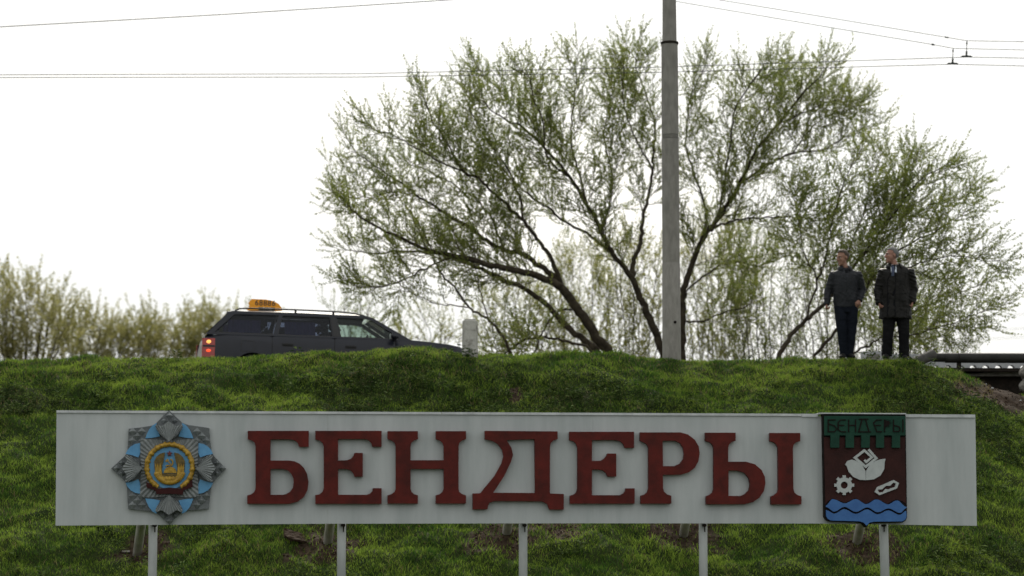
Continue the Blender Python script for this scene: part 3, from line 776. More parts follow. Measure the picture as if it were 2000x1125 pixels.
for (x, y, lab) in ((1849, 73, 'double lug on the upper'), (1822, 87, 'single block on the lower')):
    c = at(x, y, YW); k = YW / F; o = MB().box((0, 0, 0), (6 * k, .03, 3.6 * k), Matrix.Rotation(R(10), 3, 'Y'), bev=.006)
    if x == 1849:
        o = MB().box((-2.2 * k, 0, .6 * k), (2.4 * k, .03, 3.4 * k), bev=.005).box((2.2 * k, 0, -.2 * k), (2.4 * k, .03, 3.4 * k), bev=.005).box((0, 0, -.6 * k), (4 * k, .02, 1 * k))
    o = o.build('wire_clamp', M['wire'], None); o.location = c
    tag(o, f'small dark {lab} suspension wire, left of the hangers', 'clamp', 'wire clamps')
for y0, y1, s in ((612, 607, 'upper'), (640, 634, 'middle'), (656, 652, 'lower')):
    wire([(1500, y0 + 22), (1760, y0 + 14), (2300, y1 - 8)], 160, .012, f'{s} of the faint far power lines behind the tree at the right', 'far power lines')

# ================================================================ trees
def curve_pts(P, n_per=4, jit=0.0):
    out = []; n = len(P)
    for i in range(n - 1):
        p0 = P[max(i - 1, 0)]; p1 = P[i]; p2 = P[i + 1]; p3 = P[min(i + 2, n - 1)]
        for k in range(n_per):
            t_ = k / n_per
            out.append(.5 * ((2 * p1) + (p2 - p0) * t_ + (2 * p0 - 5 * p1 + 4 * p2 - p3) * t_ * t_ + (-p0 + 3 * p1 - 3 * p2 + p3) * t_ ** 3))
    out.append(P[-1].copy())
    if jit:
        for p in out[1:]: p += Vector((rnd.gauss(0, jit), rnd.gauss(0, jit), rnd.gauss(0, jit)))
    return out

class Twigs:
    """collects thin branches and leaves of one crown"""
    def __init__(s): s.V = []; s.F = []; s.LV = []; s.nl = 0
    def stick(s, P, r0, r1, k=3):
        n = len(P); b = len(s.V)
        for i, p in enumerate(P):
            t_ = (P[min(i + 1, n - 1)] - P[max(i - 1, 0)]).normalized(); u = t_.orthogonal().normalized(); v = t_.cross(u)
            r = r0 + (r1 - r0) * i / (n - 1)
            for j in range(k):
                a = 2 * math.pi * j / k; s.V.append(p + u * (r * math.cos(a)) + v * (r * math.sin(a)))
        for i in range(n - 1):
            for j in range(k):
                a = b + i * k + j; c = b + i * k + (j + 1) % k; s.F.append((a, c, c + k, a + k))
    def leaf(s, p, d, Ln, wd):
        sd = d.cross(Vector((rnd.uniform(-1, 1), rnd.uniform(-1, 1), rnd.uniform(-1, 1))))
        if sd.length < 1e-3: sd = d.orthogonal()
        sd.normalize(); m = p + d * (Ln * .45)
        s.LV += [p, m + sd * wd / 2, p + d * Ln, m - sd * wd / 2]

def grow(tw, P, length, r, level, prm, dirn=None):
    """a curved shoot starting at P"""
    n = 6 if level == 1 else 4
    pts = [P]; d = dirn.normalized(); st = length / n
    up = prm['up'] * (1.0 if level == 1 else .7)
    for i in range(n):
        d = (d + Vector((rnd.gauss(0, .13), rnd.gauss(0, .13), rnd.gauss(0, .10))) + Vector((0, 0, up * .16)) + prm['wind'] * .10).normalized()
        pts.append(pts[-1] + d * st)
    tw.stick(pts, r, r * .35, 4 if level == 1 else 3)
    if level == 1:
        sp = prm['sp2']; m = max(2, int(length / sp))
        for i in range(m):
            t_ = (i + rnd.uniform(.2, 1)) / m; t_ = .10 + .9 * t_
            x = min(t_, .999) * n; k = int(x); q = pts[k].lerp(pts[k + 1], x - k); td = (pts[k + 1] - pts[k]).normalized()
            rdv = Vector((rnd.gauss(0, 1), rnd.gauss(0, 1), rnd.gauss(0, 1))); rdv = (rdv - td * rdv.dot(td)).normalized()
            grow(tw, q, prm['l2'] * rnd.uniform(.45, 1.25) * (1.1 - .45 * t_), max(r * .5, .0042), 2, prm, td * .75 + rdv * .62)
        grow(tw, pts[-1], prm['l2'] * .9, r * .4, 2, prm, d)
    else:
        m = int(length / prm['sp3'])
        for i in range(m):
            t_ = .12 + .88 * (i + rnd.random()) / max(m, 1); x = min(t_, .999) * n; k = int(x); q = pts[k].lerp(pts[k + 1], x - k); td = (pts[k + 1] - pts[k]).normalized()
            for s_ in range(prm['per']):
                if rnd.random() < prm['miss']: continue
                rdv = Vector((rnd.gauss(0, 1), rnd.gauss(0, 1), rnd.gauss(0, 1))); rdv = (rdv - td * rdv.dot(td)).normalized()
                tw.leaf(q, (td * .8 + rdv * .75).normalized(), prm['leaf'] * rnd.uniform(.6, 1.25), prm['leaf'] * prm['lw'])

def smooth_step(a): return a * a * (3 - 2 * a)

def make_tree(name, label, Y0, limbs, prm, bark, leafm, group='trees behind the embankment', cat='tree', depth=1.8):
    """limbs: (pixel polyline, base width px, tip width px, depth drift m, start fraction of side shoots)"""
    bx, by = limbs[0][0][0]; root = at(bx, by, Y0)
    t_ = empty(name, (root.x, root.y, min(root.z, 4.0)))
    tag(t_, label, cat, group)
    tw = Twigs()
    limbs = [([(a, b + max(0, 210 - b) * .24) for a, b in q[0]],) + tuple(q[1:]) for q in limbs]
    for li, (pp, w0, w1, dr, st) in enumerate(limbs):
        n = len(pp); P = []
        for i, (px, py) in enumerate(pp):
            f = i / (n - 1); P.append(at(px, py, Y0 + (dr[0] + (dr[1] - dr[0]) * f if hasattr(dr, '__len__') else dr * f)))
        if li == 0 or (abs(pp[0][1] - by) < 14):
            b0 = P[0].copy(); b0.z -= .7; b0 += (P[0] - P[1]) * .2; P = [b0] + P
        C = curve_pts(P, 5, .012)
        w_ = w0 * (.83 if w0 > 15 else .78); r0 = w_ / 2 / F * Y0; r1 = w1 * .75 / 2 / F * Y0
        rad = [r0 + (r1 - r0) * (i / (len(C) - 1)) ** .8 for i in range(len(C))]
        rad = [r * (1 + .10 * noise.noise(c * 3)) for r, c in zip(rad, C)]
        MB().tube(C, rad, 9).build('trunk' if w0 > 15 else 'limb', bark, t_, True, True)
        # side shoots
        seg = [(C[i + 1] - C[i]).length for i in range(len(C) - 1)]; tot = sum(seg)
        m = int(tot * (1 - st) / prm['sp1']); acc = 0
        for j in range(m):
            f = st + (1 - st) * (j + rnd.random()) / m; dd = f * tot; k = 0
            while k < len(seg) - 1 and dd > seg[k]: dd -= seg[k]; k += 1
            q = C[k].lerp(C[k + 1], min(1, dd / max(seg[k], 1e-6))); td = (C[k + 1] - C[k]).normalized()
            rdv = Vector((rnd.gauss(0, 1), rnd.gauss(0, 1), rnd.gauss(0, 1) + .25)); rdv = (rdv - td * rdv.dot(td)).normalized()
            ln = prm['l1'] * rnd.uniform(.5, 1.25) * (1 - .5 * f)
            grow(tw, q, ln, max(.0075, rad[k] * .28) if rad[k] < .05 else .013, 1, prm, td * .75 + rdv * .85)
        td = (C[-1] - C[-3]).normalized()
        for e in range(3): grow(tw, C[-1], prm['l1'] * rnd.uniform(.3, .6), max(.0075, r1 * .8), 1, prm, td + Vector((rnd.gauss(0, .3), rnd.gauss(0, .3), rnd.gauss(0, .3))))
    tg = pydata('twigs', tw.V, tw.F, M['twig'], t_, False); tg['kind'] = 'stuff'
    LV = np.array([tuple(v) for v in tw.LV], dtype=np.float32); b = np.arange(len(LV) // 4) * 4
    # the crown is everything that bears leaves
    cr = link_mesh('crown', np_mesh('crown', LV, np.stack([b, b + 1, b + 2, b + 3], 1), 4), leafm, t_); cr['kind'] = 'stuff'
    return t_, len(b)

PW = dict(sp1=.085, sp2=.076, l1=1.1, l2=.48, sp3=.032, per=3, miss=.20, leaf=.052, lw=.33, up=.6, wind=Vector((0, 0, 0)))
nleaf = 0
A = [
 ([(1188,694),(1160,650),(1125,600),(1095,562),(1055,540),(1002,527),(950,515),(890,500),(845,490),(790,468),(730,440),(690,415)], 30, 4, -1.5, .42),
 ([(1125,600),(1090,550),(1055,520),(1020,497),(985,488),(950,470),(915,442),(895,431),(850,405),(813,381),(778,353),(749,335),(700,300)], 17, 3, 1.2, .22),
 ([(1097,556),(1085,525),(1072,495),(1048,466),(1023,431),(990,400),(955,367),(930,346),(906,335),(880,290),(845,235),(830,190)], 13, 3, -1.0, .25),
 ([(1165,690),(1146,668),(1107,638),(1072,600),(1030,567),(985,547),(932,522),(897,508),(845,494),(790,490),(730,495),(690,490)], 21, 3, (.3, 2.2), .45),
 ([(1156,689),(1118,670),(1072,659),(1045,660),(1020,666),(985,690)], 9, 4, (-.3, -1.0), .5),
 ([(1118,603),(1095,606),(1076,622),(1065,640),(1055,659),(1042,692)], 6, 4, -.8, .6),
 ([(930,346),(880,325),(830,300),(780,270),(735,255)], 5, 2.5, (-.6, -1.5), .1),
 ([(813,381),(770,375),(720,385),(680,385),(660,370)], 4, 2, (1, 1.8), .05),
 ([(890,500),(840,520),(790,545),(745,560),(700,560)], 5, 2.5, (-1, -2), .1),
 ([(985,488),(960,430),(930,390),(900,370),(850,340),(800,320)], 6, 2.5, (.5, 2.4), .1),
 ([(1023,431),(1010,370),(985,320),(950,270),(920,220),(905,170)], 6, 2.5, (-.5, 1.0), .15),
]
root, k = make_tree('willow_tree', 'broad spring willow with thick dark limbs leaning left over the taxi bonnet', 46.5, A, PW, M['bark'], M['leaf']); nleaf += k
Bq = [([(997,692),(967,638),(940,615),(915,600),(887,561),(859,530),(845,495),(825,450),(800,410),(770,380)], 9, 2.5, 1.2, .4),
      ([(958,630),(953,624),(940,578),(932,540),(925,510)], 4, 2, .5, .3),
      ([(915,600),(880,597),(845,590),(800,570)], 3.5, 2, -.6, .3)]
root, k = make_tree('willow_tree', 'slender leaning willow trunk rising right beside the whitewashed post', 45.2, Bq, dict(PW, sp1=.28), M['bark'], M['leaf']); nleaf += k
Cq = [
 ([(1298,704),(1279,645),(1262,608),(1251,582),(1237,547),(1215,518),(1195,495),(1176,452),(1147,400),(1112,346),(1069,296),(1026,253),(984,232),(950,205)], 23, 3, -1.5, .38),
 ([(1237,547),(1237,512),(1250,480),(1254,450),(1258,410),(1268,375),(1276,330),(1276,289),(1279,239),(1262,180),(1245,120),(1240,80)], 14, 2.5, 1.6, .28),
 ([(1195,495),(1170,475),(1146,456),(1104,432),(1062,400),(1030,380),(1000,350),(960,310),(925,290),(890,260)], 9, 2.5, 1.4, .25),
 ([(1147,400),(1133,346),(1119,296),(1115,250),(1122,190),(1126,130),(1120,100)], 7, 2.5, .8, .15),
 ([(1069,296),(1045,250),(1026,218),(984,178),(960,145),(938,118)], 5, 2, .5, .1),
 ([(1176,452),(1190,400),(1195,340),(1180,270),(1190,200),(1200,150)], 6, 2.5, (0, 2), .15),
 ([(1112,346),(1070,310),(1060,240),(1040,180),(1035,130)], 5, 2.5, (-1, -2.5), .1),
 ([(1276,330),(1250,290),(1225,230),(1215,170),(1220,110)], 5, 2, (.5, -1.2), .1),
]
root, k = make_tree('willow_tree', 'tall willow with a forked leaning trunk just left of the concrete pole', 47.5, Cq, PW, M['bark'], M['leaf']); nleaf += k
Dq = [
 ([(1331,702),(1333,640),(1335,575),(1345,533),(1363,487),(1380,455),(1400,431),(1430,385),(1456,335),(1485,282),(1520,243),(1563,182),(1590,145),(1606,120)], 21, 2.5, -1.0, .36),
 ([(1400,431),(1430,385),(1453,353),(1495,324),(1549,300),(1606,292),(1650,270),(1690,255)], 10, 2.5, 1.0, .2),
 ([(1380,455),(1410,438),(1447,428),(1510,424),(1562,424),(1600,432)], 7, 2.5, (-.5, -1.5), .25),
 ([(1363,487),(1378,440),(1375,392),(1353,332),(1340,280),(1345,210),(1360,150),(1375,110)], 8, 2.5, 1.2, .25),
 ([(1400,431),(1415,360),(1424,289),(1435,218),(1460,160),(1485,115)], 7, 2.5, -1.6, .15),
 ([(1520,243),(1560,225),(1600,205),(1640,190),(1675,200)], 4, 2, (-.6, .6), .05),
 ([(1549,300),(1580,255),(1620,225),(1660,215)], 4, 2, (0, 1.5), .05),
 ([(1333,628),(1370,628),(1410,612),(1454,600)], 6, 3, -1.2, .4),
 ([(1335,575),(1360,550),(1405,520),(1440,512),(1480,520)], 6, 3, (.3, 1.5), .3),
 ([(1456,335),(1470,270),(1500,210),(1520,150),(1540,115)], 5, 2, (0, 1.8), .1),
]
root, k = make_tree('willow_tree', 'upright willow spreading to the right from directly behind the concrete pole', 48.5, Dq, PW, M['bark'], M['leaf']); nleaf += k
Eq = [
 ([(1520,706),(1545,655),(1580,620),(1615,589),(1648,548),(1678,505),(1700,478),(1720,452),(1740,410),(1765,360),(1780,320)], 15, 2.5, .8, .35),
 ([(1573,625),(1597,547),(1607,520),(1615,495),(1625,435),(1640,380),(1660,330)], 6, 2, -1.0, .25),
 ([(1590,704),(1615,666),(1650,628),(1680,585),(1702,547),(1735,510),(1780,475),(1830,450),(1870,425)], 11, 2.5, -.8, .35),
 ([(1664,700),(1695,675),(1720,659),(1760,630),(1800,600),(1850,580),(1905,560)], 7, 2.5, .8, .25),
 ([(1678,505),(1730,465),(1780,425),(1830,395),(1880,385)], 6, 2, (.5, 1.8), .1),
 ([(1702,547),(1760,530),(1810,510),(1870,500),(1925,510)], 5, 2, (-.5, -1.6), .1),
 ([(1720,659),(1780,655),(1830,640),(1880,625),(1915,610)], 4, 2, (.3, -.8), .1),
 ([(1720,452),(1760,400),(1800,350),(1840,330)], 5, 2, (.7, -.5), .1),
 ([(1648,548),(1660,480),(1690,410),(1700,350),(1720,310)], 5, 2, (.3, 1.8), .15),
 ([(1597,547),(1570,490),(1560,430),(1555,370)], 4, 2, (0, 1.2), .1),
]
root, k = make_tree('willow_tree', 'low wide willow behind the two men, its long shoots reaching right over the parapet', 44.5, Eq, dict(PW, wind=Vector((.35, 0, 0)), up=.4, l2=.5), M['bark'], M['leaf']); nleaf += k

# pale thin bare-looking trunks farther back
PB = dict(sp1=.24, sp2=.15, l1=1.2, l2=.6, sp3=.050, per=3, miss=.34, leaf=.066, lw=.36, up=1.0, wind=Vector((0, 0, 0)))
def bush(label, cx, top, wpx, Y0, seed, nst=7, base=712, prm=PB, leafm='leaf_yellow', bark='bark', name='bushy_tree', bw=4.5):
    rnd.seed(seed); lm = []
    for i in range(nst):
        f = (i + .5) / nst * 2 - 1 + rnd.uniform(-.12, .12); x0 = cx + f * wpx * .34; x1 = cx + f * wpx * .5
        tp = top + abs(f) ** 1.6 * (base - top) * .38 + rnd.uniform(-8, 22)
        lm.append(([(x0, base), (x0 + (x1 - x0) * .35 + rnd.uniform(-6, 6), base - (base - tp) * .36), (x0 + (x1 - x0) * .72 + rnd.uniform(-6, 6), base - (base - tp) * .7), (x1, tp + 14)], bw * rnd.uniform(.6, 1.1), 1.6, rnd.uniform(-1.5, 1.5), .0))
    return make_tree(name, label, Y0, lm, prm, M[bark], M[leafm])
k = 0
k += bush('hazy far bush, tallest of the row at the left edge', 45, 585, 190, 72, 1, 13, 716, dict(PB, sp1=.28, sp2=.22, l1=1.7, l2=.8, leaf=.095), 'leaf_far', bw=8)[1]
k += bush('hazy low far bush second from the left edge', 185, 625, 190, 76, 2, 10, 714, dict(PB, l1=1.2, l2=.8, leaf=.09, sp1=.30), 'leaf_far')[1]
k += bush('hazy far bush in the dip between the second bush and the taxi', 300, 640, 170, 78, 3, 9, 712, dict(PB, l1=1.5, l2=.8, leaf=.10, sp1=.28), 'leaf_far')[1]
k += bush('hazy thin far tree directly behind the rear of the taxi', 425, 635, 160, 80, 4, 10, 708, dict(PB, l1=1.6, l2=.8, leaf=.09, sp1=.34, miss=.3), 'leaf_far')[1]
k += bush('sparse far bush above the taxi windscreen', 715, 560, 140, 62, 5, 6, 704, dict(PB, l1=1.3, l2=.7, sp1=.5, leaf=.06, miss=.45), 'leaf')[1]
k += bush('sparse far bush between the taxi and the whitewashed post', 845, 620, 130, 60, 6, 6, 704, dict(PB, l1=1.1, sp1=.5, miss=.3), 'leaf_yellow')[1]
k += bush('yellow-green bush under the left limbs of the broad willow', 1010, 560, 150, 56, 7, 7, 704, PB)[1]
k += bush('yellow-green bush behind the base of the broad willow', 1130, 500, 150, 58, 8, 8, 706, PB)[1]
k += bush('yellow-green bush close left of the concrete pole', 1235, 480, 130, 55, 9, 8, 708, PB)[1]
k += bush('yellow-green bush close right of the concrete pole', 1400, 440, 150, 56, 10, 9, 712, PB)[1]
k += bush('dense bush between the pole and the two men', 1500, 470, 150, 53, 12, 9, 712, dict(PB, leaf=.055, sp1=.3), 'leaf')[1]
k += bush('bush directly behind the man in the dark blue jeans', 1625, 500, 150, 52, 13, 8, 710, dict(PB, leaf=.055), 'leaf')[1]
k += bush('bush directly behind the man in the long leather coat', 1745, 500, 150, 51, 14, 8, 712, dict(PB, leaf=.055), 'leaf')[1]
k += bush('thin bush behind the bridge parapet at the right', 1845, 620, 130, 50, 15, 7, 716, dict(PB, leaf=.05, l1=.9, miss=.3), 'leaf')[1]
nleaf += k
rnd.seed(99)
print('leaves', nleaf, file=open('/tmp/leaves', 'w'))
# ================================================================ taxi (estate car)
M['paint'] = material('car_dark_blue_paint', (.010, .012, .019), .35, (.014, .016, .025), 3, spec=.25, coat=.25)
M['black'] = material('black_rubber_plastic', (.014, .014, .015), .6)
M['tyre'] = material('tyre', (.02, .02, .02), .9)
M['alloy'] = material('wheel_rim', (.35, .35, .36), .4, metal=.7)
M['seat'] = material('seat_cloth', (.035, .034, .036), .95)
M['curtain'] = material('violet_cloth', (.10, .08, .20), .9, (.16, .13, .28), 14)
M['glass_front'] = glass('side_glass', (.92, 1, .96), clear=.78)
M['glass_tint'] = glass('tinted_glass', (.80, .85, .95), clear=.62)
M['lamp_red'] = material('tail_lens', (.22, .010, .008), .2, emit=(1, .05, .02), estr=.04, coat=.5)
M['lamp_on'] = material('lit_tail_lamp', (.5, .05, .02), .3, emit=(1, .10, .03), estr=1.0)
M['lamp_amber'] = material('lit_amber_lamp', (.6, .25, .05), .3, emit=(1, .42, .10), estr=1.4)
M['lamp_clear'] = material('clear_lens', (.55, .55, .55), .15, coat=.5)
M['taxi_yellow'] = material('taxi_sign_yellow', (.78, .36, .015), .4, emit=(1, .45, .03), estr=.12, trans=.25)
M['taxi_ink'] = material('taxi_sign_black', (.05, .035, .02), .5)
M['taxi_white'] = material('taxi_sign_white', (.7, .7, .68), .5)

CARZ = 3.985
car = empty('taxi', (0, 0, CARZ), R(11))
car.rotation_euler[1] = R(1.2); car.scale = (.975, 1, 1)
cpos = at(637, 690, 40.25); car.location.x = cpos.x; car.location.y = cpos.y
tag(car, 'dark blue estate taxi with roof rails and orange roof sign driving behind the bank', 'car')
XR, XF = -2.17, 2.26
def belt(x): return np.interp(x, [-2.2, -2.13, -1.9, 1.0, 1.35, 1.7, 2.0, 2.25, 2.30], [.80, .88, .925, .935, .945, .925, .90, .855, .80])
def halfw(x, z):
    pl_ = .845 * (1 - .10 * sstep((x - 1.5) / .8) - .07 * sstep((-x - 1.7) / .6)) - .20 * float(np.clip((x - 2.12) / .18, 0, 1)) ** 2 - .10 * float(np.clip((-x - 2.15) / .13, 0, 1)) ** 2
    b = belt(x)
    return float(pl_ * (1 - .03 * ((z - .55) / .4) ** 2 - .05 * sstep((z - b + .10) / .10)) - (.012 if abs(z - .50) < .015 else 0))
WX = (-1.34, 1.28); WR = .345
def zbot(x):
    z = .20
    for wx in WX:
        d = abs(x - wx)
        if d < WR: z = max(z, .30 + math.sqrt(WR * WR - d * d))
    return z
def side_panel(name, x0, x1, s, mat, parent=car, off=0.0, ztop=None, zlo=None, nx_=None):
    nx_ = nx_ or max(2, int((x1 - x0) / .05)); nz_ = 9; V = []; Fc = []
    for i in range(nx_ + 1):
        x = x0 + (x1 - x0) * i / nx_; a = zbot(x) if zlo is None else max(zlo, zbot(x)); b = float(belt(x)) if ztop is None else ztop
        for j in range(nz_ + 1):
            z = a + (b - a) * j / nz_
            e = -.012 if (i in (0, nx_)) else 0
            V.append((x, s * (halfw(x, z) + off + e), z))
    for i in range(nx_):
        for j in range(nz_):
            a = i * (nz_ + 1) + j; f = (a, a + nz_ + 1, a + nz_ + 2, a + 1); Fc.append(f if s < 0 else f[::-1])
    return pydata(name, V, Fc, mat, parent, True, False)
g_ = .005
for s in (-1, 1):
    side_panel('rear_wing', XR, -1.02 - g_, s, M['paint'])
    side_panel('rear_door', -1.02 + g_, .03 - g_, s, M['paint'])
    side_panel('front_door', .03 + g_, 1.06 - g_, s, M['paint'])
    side_panel('front_wing', 1.06 + g_, XF, s, M['paint'])
    side_panel('inner_body', XR + .03, XF - .12, s, M['black'], off=-.022)
    # rubbing strip
    V = []; 
    mb = MB()
    for a, b in ((-.98, .0), (.06, 1.03)):
        mb.add([(x, s * (halfw(x, z) + o), z) for x in (a, b) for z, o in ((.50, .002), (.50, .018), (.56, .018), (.56, .002))], [(0, 1, 5, 4), (1, 2, 6, 5), (2, 3, 7, 6), (0, 3, 2, 1), (4, 5, 6, 7)])
    mb.build('rubbing_strip', M['black'], car, False, False)
# bonnet, cowl, nose, tail, floor
def surf(name, f, nu, nv, mat, parent=car, flip=False):
    V = [f(i / nu, j / nv) for i in range(nu + 1) for j in range(nv + 1)]
    Fc = [(i * (nv + 1) + j, (i + 1) * (nv + 1) + j, (i + 1) * (nv + 1) + j + 1, i * (nv + 1) + j + 1) for i in range(nu) for j in range(nv)]
    if flip: Fc = [q[::-1] for q in Fc]
    return pydata(name, V, Fc, mat, parent, True, False)
def hood(u, v):
    x = 1.22 + (XF - .02 - 1.22) * u; y = (v * 2 - 1); b = float(belt(x)); return (x, y * halfw(x, b), b + .045 * (1 - y * y) * (1 - u * .5) - .002)
surf('bonnet', hood, 16, 14, M['paint'])
surf('front_bumper', lambda u, v: (XF + .02 - .10 * (v * 2 - 1) ** 4 + .03 * math.sin(math.pi * u), (v * 2 - 1) * halfw(XF, .5), .22 + .36 * u), 6, 12, M['black'])
surf('grille', lambda u, v: (XF + .0 - .05 * (v * 2 - 1) ** 4, (v * 2 - 1) * .42, .585 + .09 * u), 2, 8, M['black'])
for s in (-1, 1):
    surf('headlight', lambda u, v: (XF - .005 - .12 * v * v, s * (.42 + .21 * v), .585 + .10 * u), 3, 5, M['lamp_clear'])
surf('rear_bumper', lambda u, v: (XR - .04 + .09 * (v * 2 - 1) ** 4, (v * 2 - 1) * halfw(XR, .4), .24 + .27 * u), 5, 12, M['black'], flip=True)
surf('underbody', lambda u, v: (XR + .05 + (XF - XR - .1) * u, (v * 2 - 1) * .72, .22), 4, 2, M['black'])
ZR = 1.325                      # side roof line
def sidey(z): return .785 - (.785 - .60) * (z - .93) / (1.33 - .93)
def tail(u, v):                 # lower tailgate then window
    z = .50 + (.90 - .50) * u; return (XR - .005 + .05 * u ** 3, (v * 2 - 1) * (.60 if u > .1 else .6), z)
surf('tailgate', tail, 6, 8, M['paint'], flip=True)
# roof
def roof(u, v):
    x = -1.73 + (.66 + 1.73) * u; y = v * 2 - 1
    return (x, y * .60, ZR + .075 * (1 - y * y) + .018 * math.sin(math.pi * u) - .03 * (1 - min(1, u * 9)) ** 2 - .022 * max(0, (u - .86) / .14) ** 2)
surf('roof', roof, 24, 14, M['paint'])
# greenhouse side frames with window openings; (x, z) mapped on the leaning side plane
def GH(s):
    def f(x, z, d): return Vector((x, s * (sidey(z) + d), z))
    return f
out_ = [(-2.12, .925), (-1.75, 1.315), (-1.67, ZR + .012), (.58, ZR + .012), (.70, 1.30), (1.36, .925), (1.0, .930), (0, .930), (-1.0, .930)]
w_rear = [(-1.99, .955), (-1.66, 1.275), (-1.62, 1.285), (-.90, 1.292), (-.99, .955)]
w_mid = [(-.93, .955), (-.845, 1.292), (-.04, 1.292), (.0, .955)]
w_front = [(.13, .955), (.055, 1.292), (.56, 1.292), (.66, 1.268), (1.02, 1.05), (1.135, .965), (1.10, .955)]
for s in (-1, 1):
    plate('side_frame', out_, [w_rear, w_mid, w_front], GH(s), -.045, 0, M['paint'], car, world=False)
    for nm, wv_, gm_ in (('rear_side_window', w_rear, 'glass_tint'), ('rear_door_window', w_mid, 'glass_tint'), ('front_door_window', w_front, 'glass_front')):
        cx = sum(p[0] for p in wv_) / len(wv_); cz = sum(p[1] for p in wv_) / len(wv_)
        plate(nm, [(cx + (x - cx) * 1.012, cz + (z - cz) * 1.03) for x, z in wv_], [], GH(s), -.022, -.018, M[gm_], car, world=False)
        rim = [(cx + (x - cx) * .975, cz + (z - cz) * .94) for x, z in wv_]
        plate('window_seal', wv_, [rim], GH(s), -.016, -.004, M['black'], car, world=False)
    for x in (-.965, .045):
        plate('door_gap', [(x - .06 - .004, .935), (x - .06 + .004, .935), (x + .025 + .004, 1.30), (x + .025 - .004, 1.30)] if x < 0 else [(x - .004, .935), (x + .004, .935), (x - .045 + .004, 1.30), (x - .045 - .004, 1.30)], [], GH(s), .001, .003, M['black'], car, world=False)
    # pillars trim (darker B pillar)
    plate('pillar_trim', [(.01, .96), (.12, .96), (.045, 1.288), (-.03, 1.288)], [], GH(s), .001, .004, M['black'], car, world=False)
def quad(name, a, b, mat, parent=car):   # two edges, mirrored
    return pydata(name, a + b, [(0, 1, 2, 3)], mat, parent, False, False)
quad('windscreen', [(.70, -.585, 1.305), (1.36, -.76, .935)], [(1.36, .76, .935), (.70, .585, 1.305)], M['glass_front'])
quad('rear_window', [(-1.76, -.58, 1.30), (-2.12, -.72, .95)], [(-2.12, .72, .95), (-1.76, .58, 1.30)], M['glass_tint'])
MB().box((1.33, 0, .925), (.30, 1.48, .02)).build('scuttle', M['black'], car, False, False)
MB().tube([(1.30, -.70, .955), (1.22, -.1, .99)], .008, 5).tube([(1.30, .0, .955), (1.22, .6, .99)], .008, 5).build('wiper', M['black'], car, False, False)
# lamps
for s in (-1, 1):
    def lampf(z0, z1, x0, x1, off):
        return lambda u, v: (x0 + (x1 - x0) * v, s * (halfw(max(x0 + (x1 - x0) * v, XR), z0 + (z1 - z0) * u) + off), z0 + (z1 - z0) * u)
    tl = surf('tail_light', lampf(.55, .86, XR - .01, XR + .20, .006), 6, 5, M['lamp_red'], flip=s < 0)
    pydata('rear_lens', [(XR - .012, s * .60, .55), (XR - .012, s * .76, .55), (XR - .002, s * .76, .86), (XR - .002, s * .60, .86)], [(0, 1, 2, 3)], M['lamp_red'], tl, False, False)
    MB().ell((XR + .10, s * (halfw(XR + .1, .80) + .004), .80), (.042, .012, .030)).build('amber_bulb', M['lamp_amber'], tl, True, False)
    MB().ell((XR + .10, s * (halfw(XR + .1, .64) + .004), .655), (.045, .012, .026)).build('brake_bulb', M['lamp_on'], tl, True, False)
    surf('side_strip', lampf(.715, .745, XR + .0, XR + .195, .010), 1, 5, M['black'], tl, flip=s < 0)
# handles, fuel flap, mirror
for s in (-1, 1):
    for x in (-.76, .30):
        h = MB().box((x, s * (halfw(x, .80) + .012), .80), (.17, .03, .03), bev=.008).build('door_handle', M['black'], car, False, False)
        MB().box((x, s * (halfw(x, .79) + .001), .785), (.19, .008, .05), bev=.003).build('handle_recess', M['black'], h, False, False)
    mb = MB().box((1.02, s * .90, .985), (.13, .17, .115), bev=.035)
    mr = mb.build('door_mirror', M['paint'], car, True, False)
    MB().tube([(1.03, s * .76, .95), (1.03, s * .86, .97)], .03, 8).build('mirror_arm', M['black'], mr, True, False)
    MB().box((.952, s * .905, .987), (.006, .135, .085), bev=.002).build('mirror_glass', M['alloy'], mr, False, False)
ff = [(-1.52, .66), (-1.34, .66), (-1.32, .68), (-1.32, .82), (-1.34, .84), (-1.52, .84), (-1.54, .82), (-1.54, .68)]
fi = [(-1.43 + (x + 1.43) * .93, .75 + (z - .75) * .92) for x, z in ff]
plate('fuel_flap', ff, [fi], lambda x, z, d: Vector((x, -(halfw(x, z) + d), z)), .001, .004, M['black'], car, world=False)
# roof rails
for s in (-1, 1):
    P = [(-1.64, ZR + .015), (-1.56, ZR + .055), (-1.42, ZR + .066), (-.6, ZR + .072), (.1, ZR + .068), (.38, ZR + .05), (.56, ZR + .012)]
    rail = MB().tube([(x, s * .565, z) for x, z in P], .0125, 8).build('roof_rail', M['black'], car, True, False)
    for x in (-.62, .02):
        MB().box((x, s * .565, ZR + .035), (.035, .022, .07)).build('rail_foot', M['black'], rail, False, False)
# wheels
for wx in WX:
    for s in (-1, 1):
        wh = MB().tube([(wx, s * (.63 + d), .31) for d in (0, .02, .17, .195)], [.27, .305, .305, .27], 28).build('wheel', M['tyre'], car, False, False)
        MB().tube([(wx, s * (.80), .31), (wx, s * .832, .31)], [.20, .18], 20).build('rim', M['alloy'], wh, False, False)
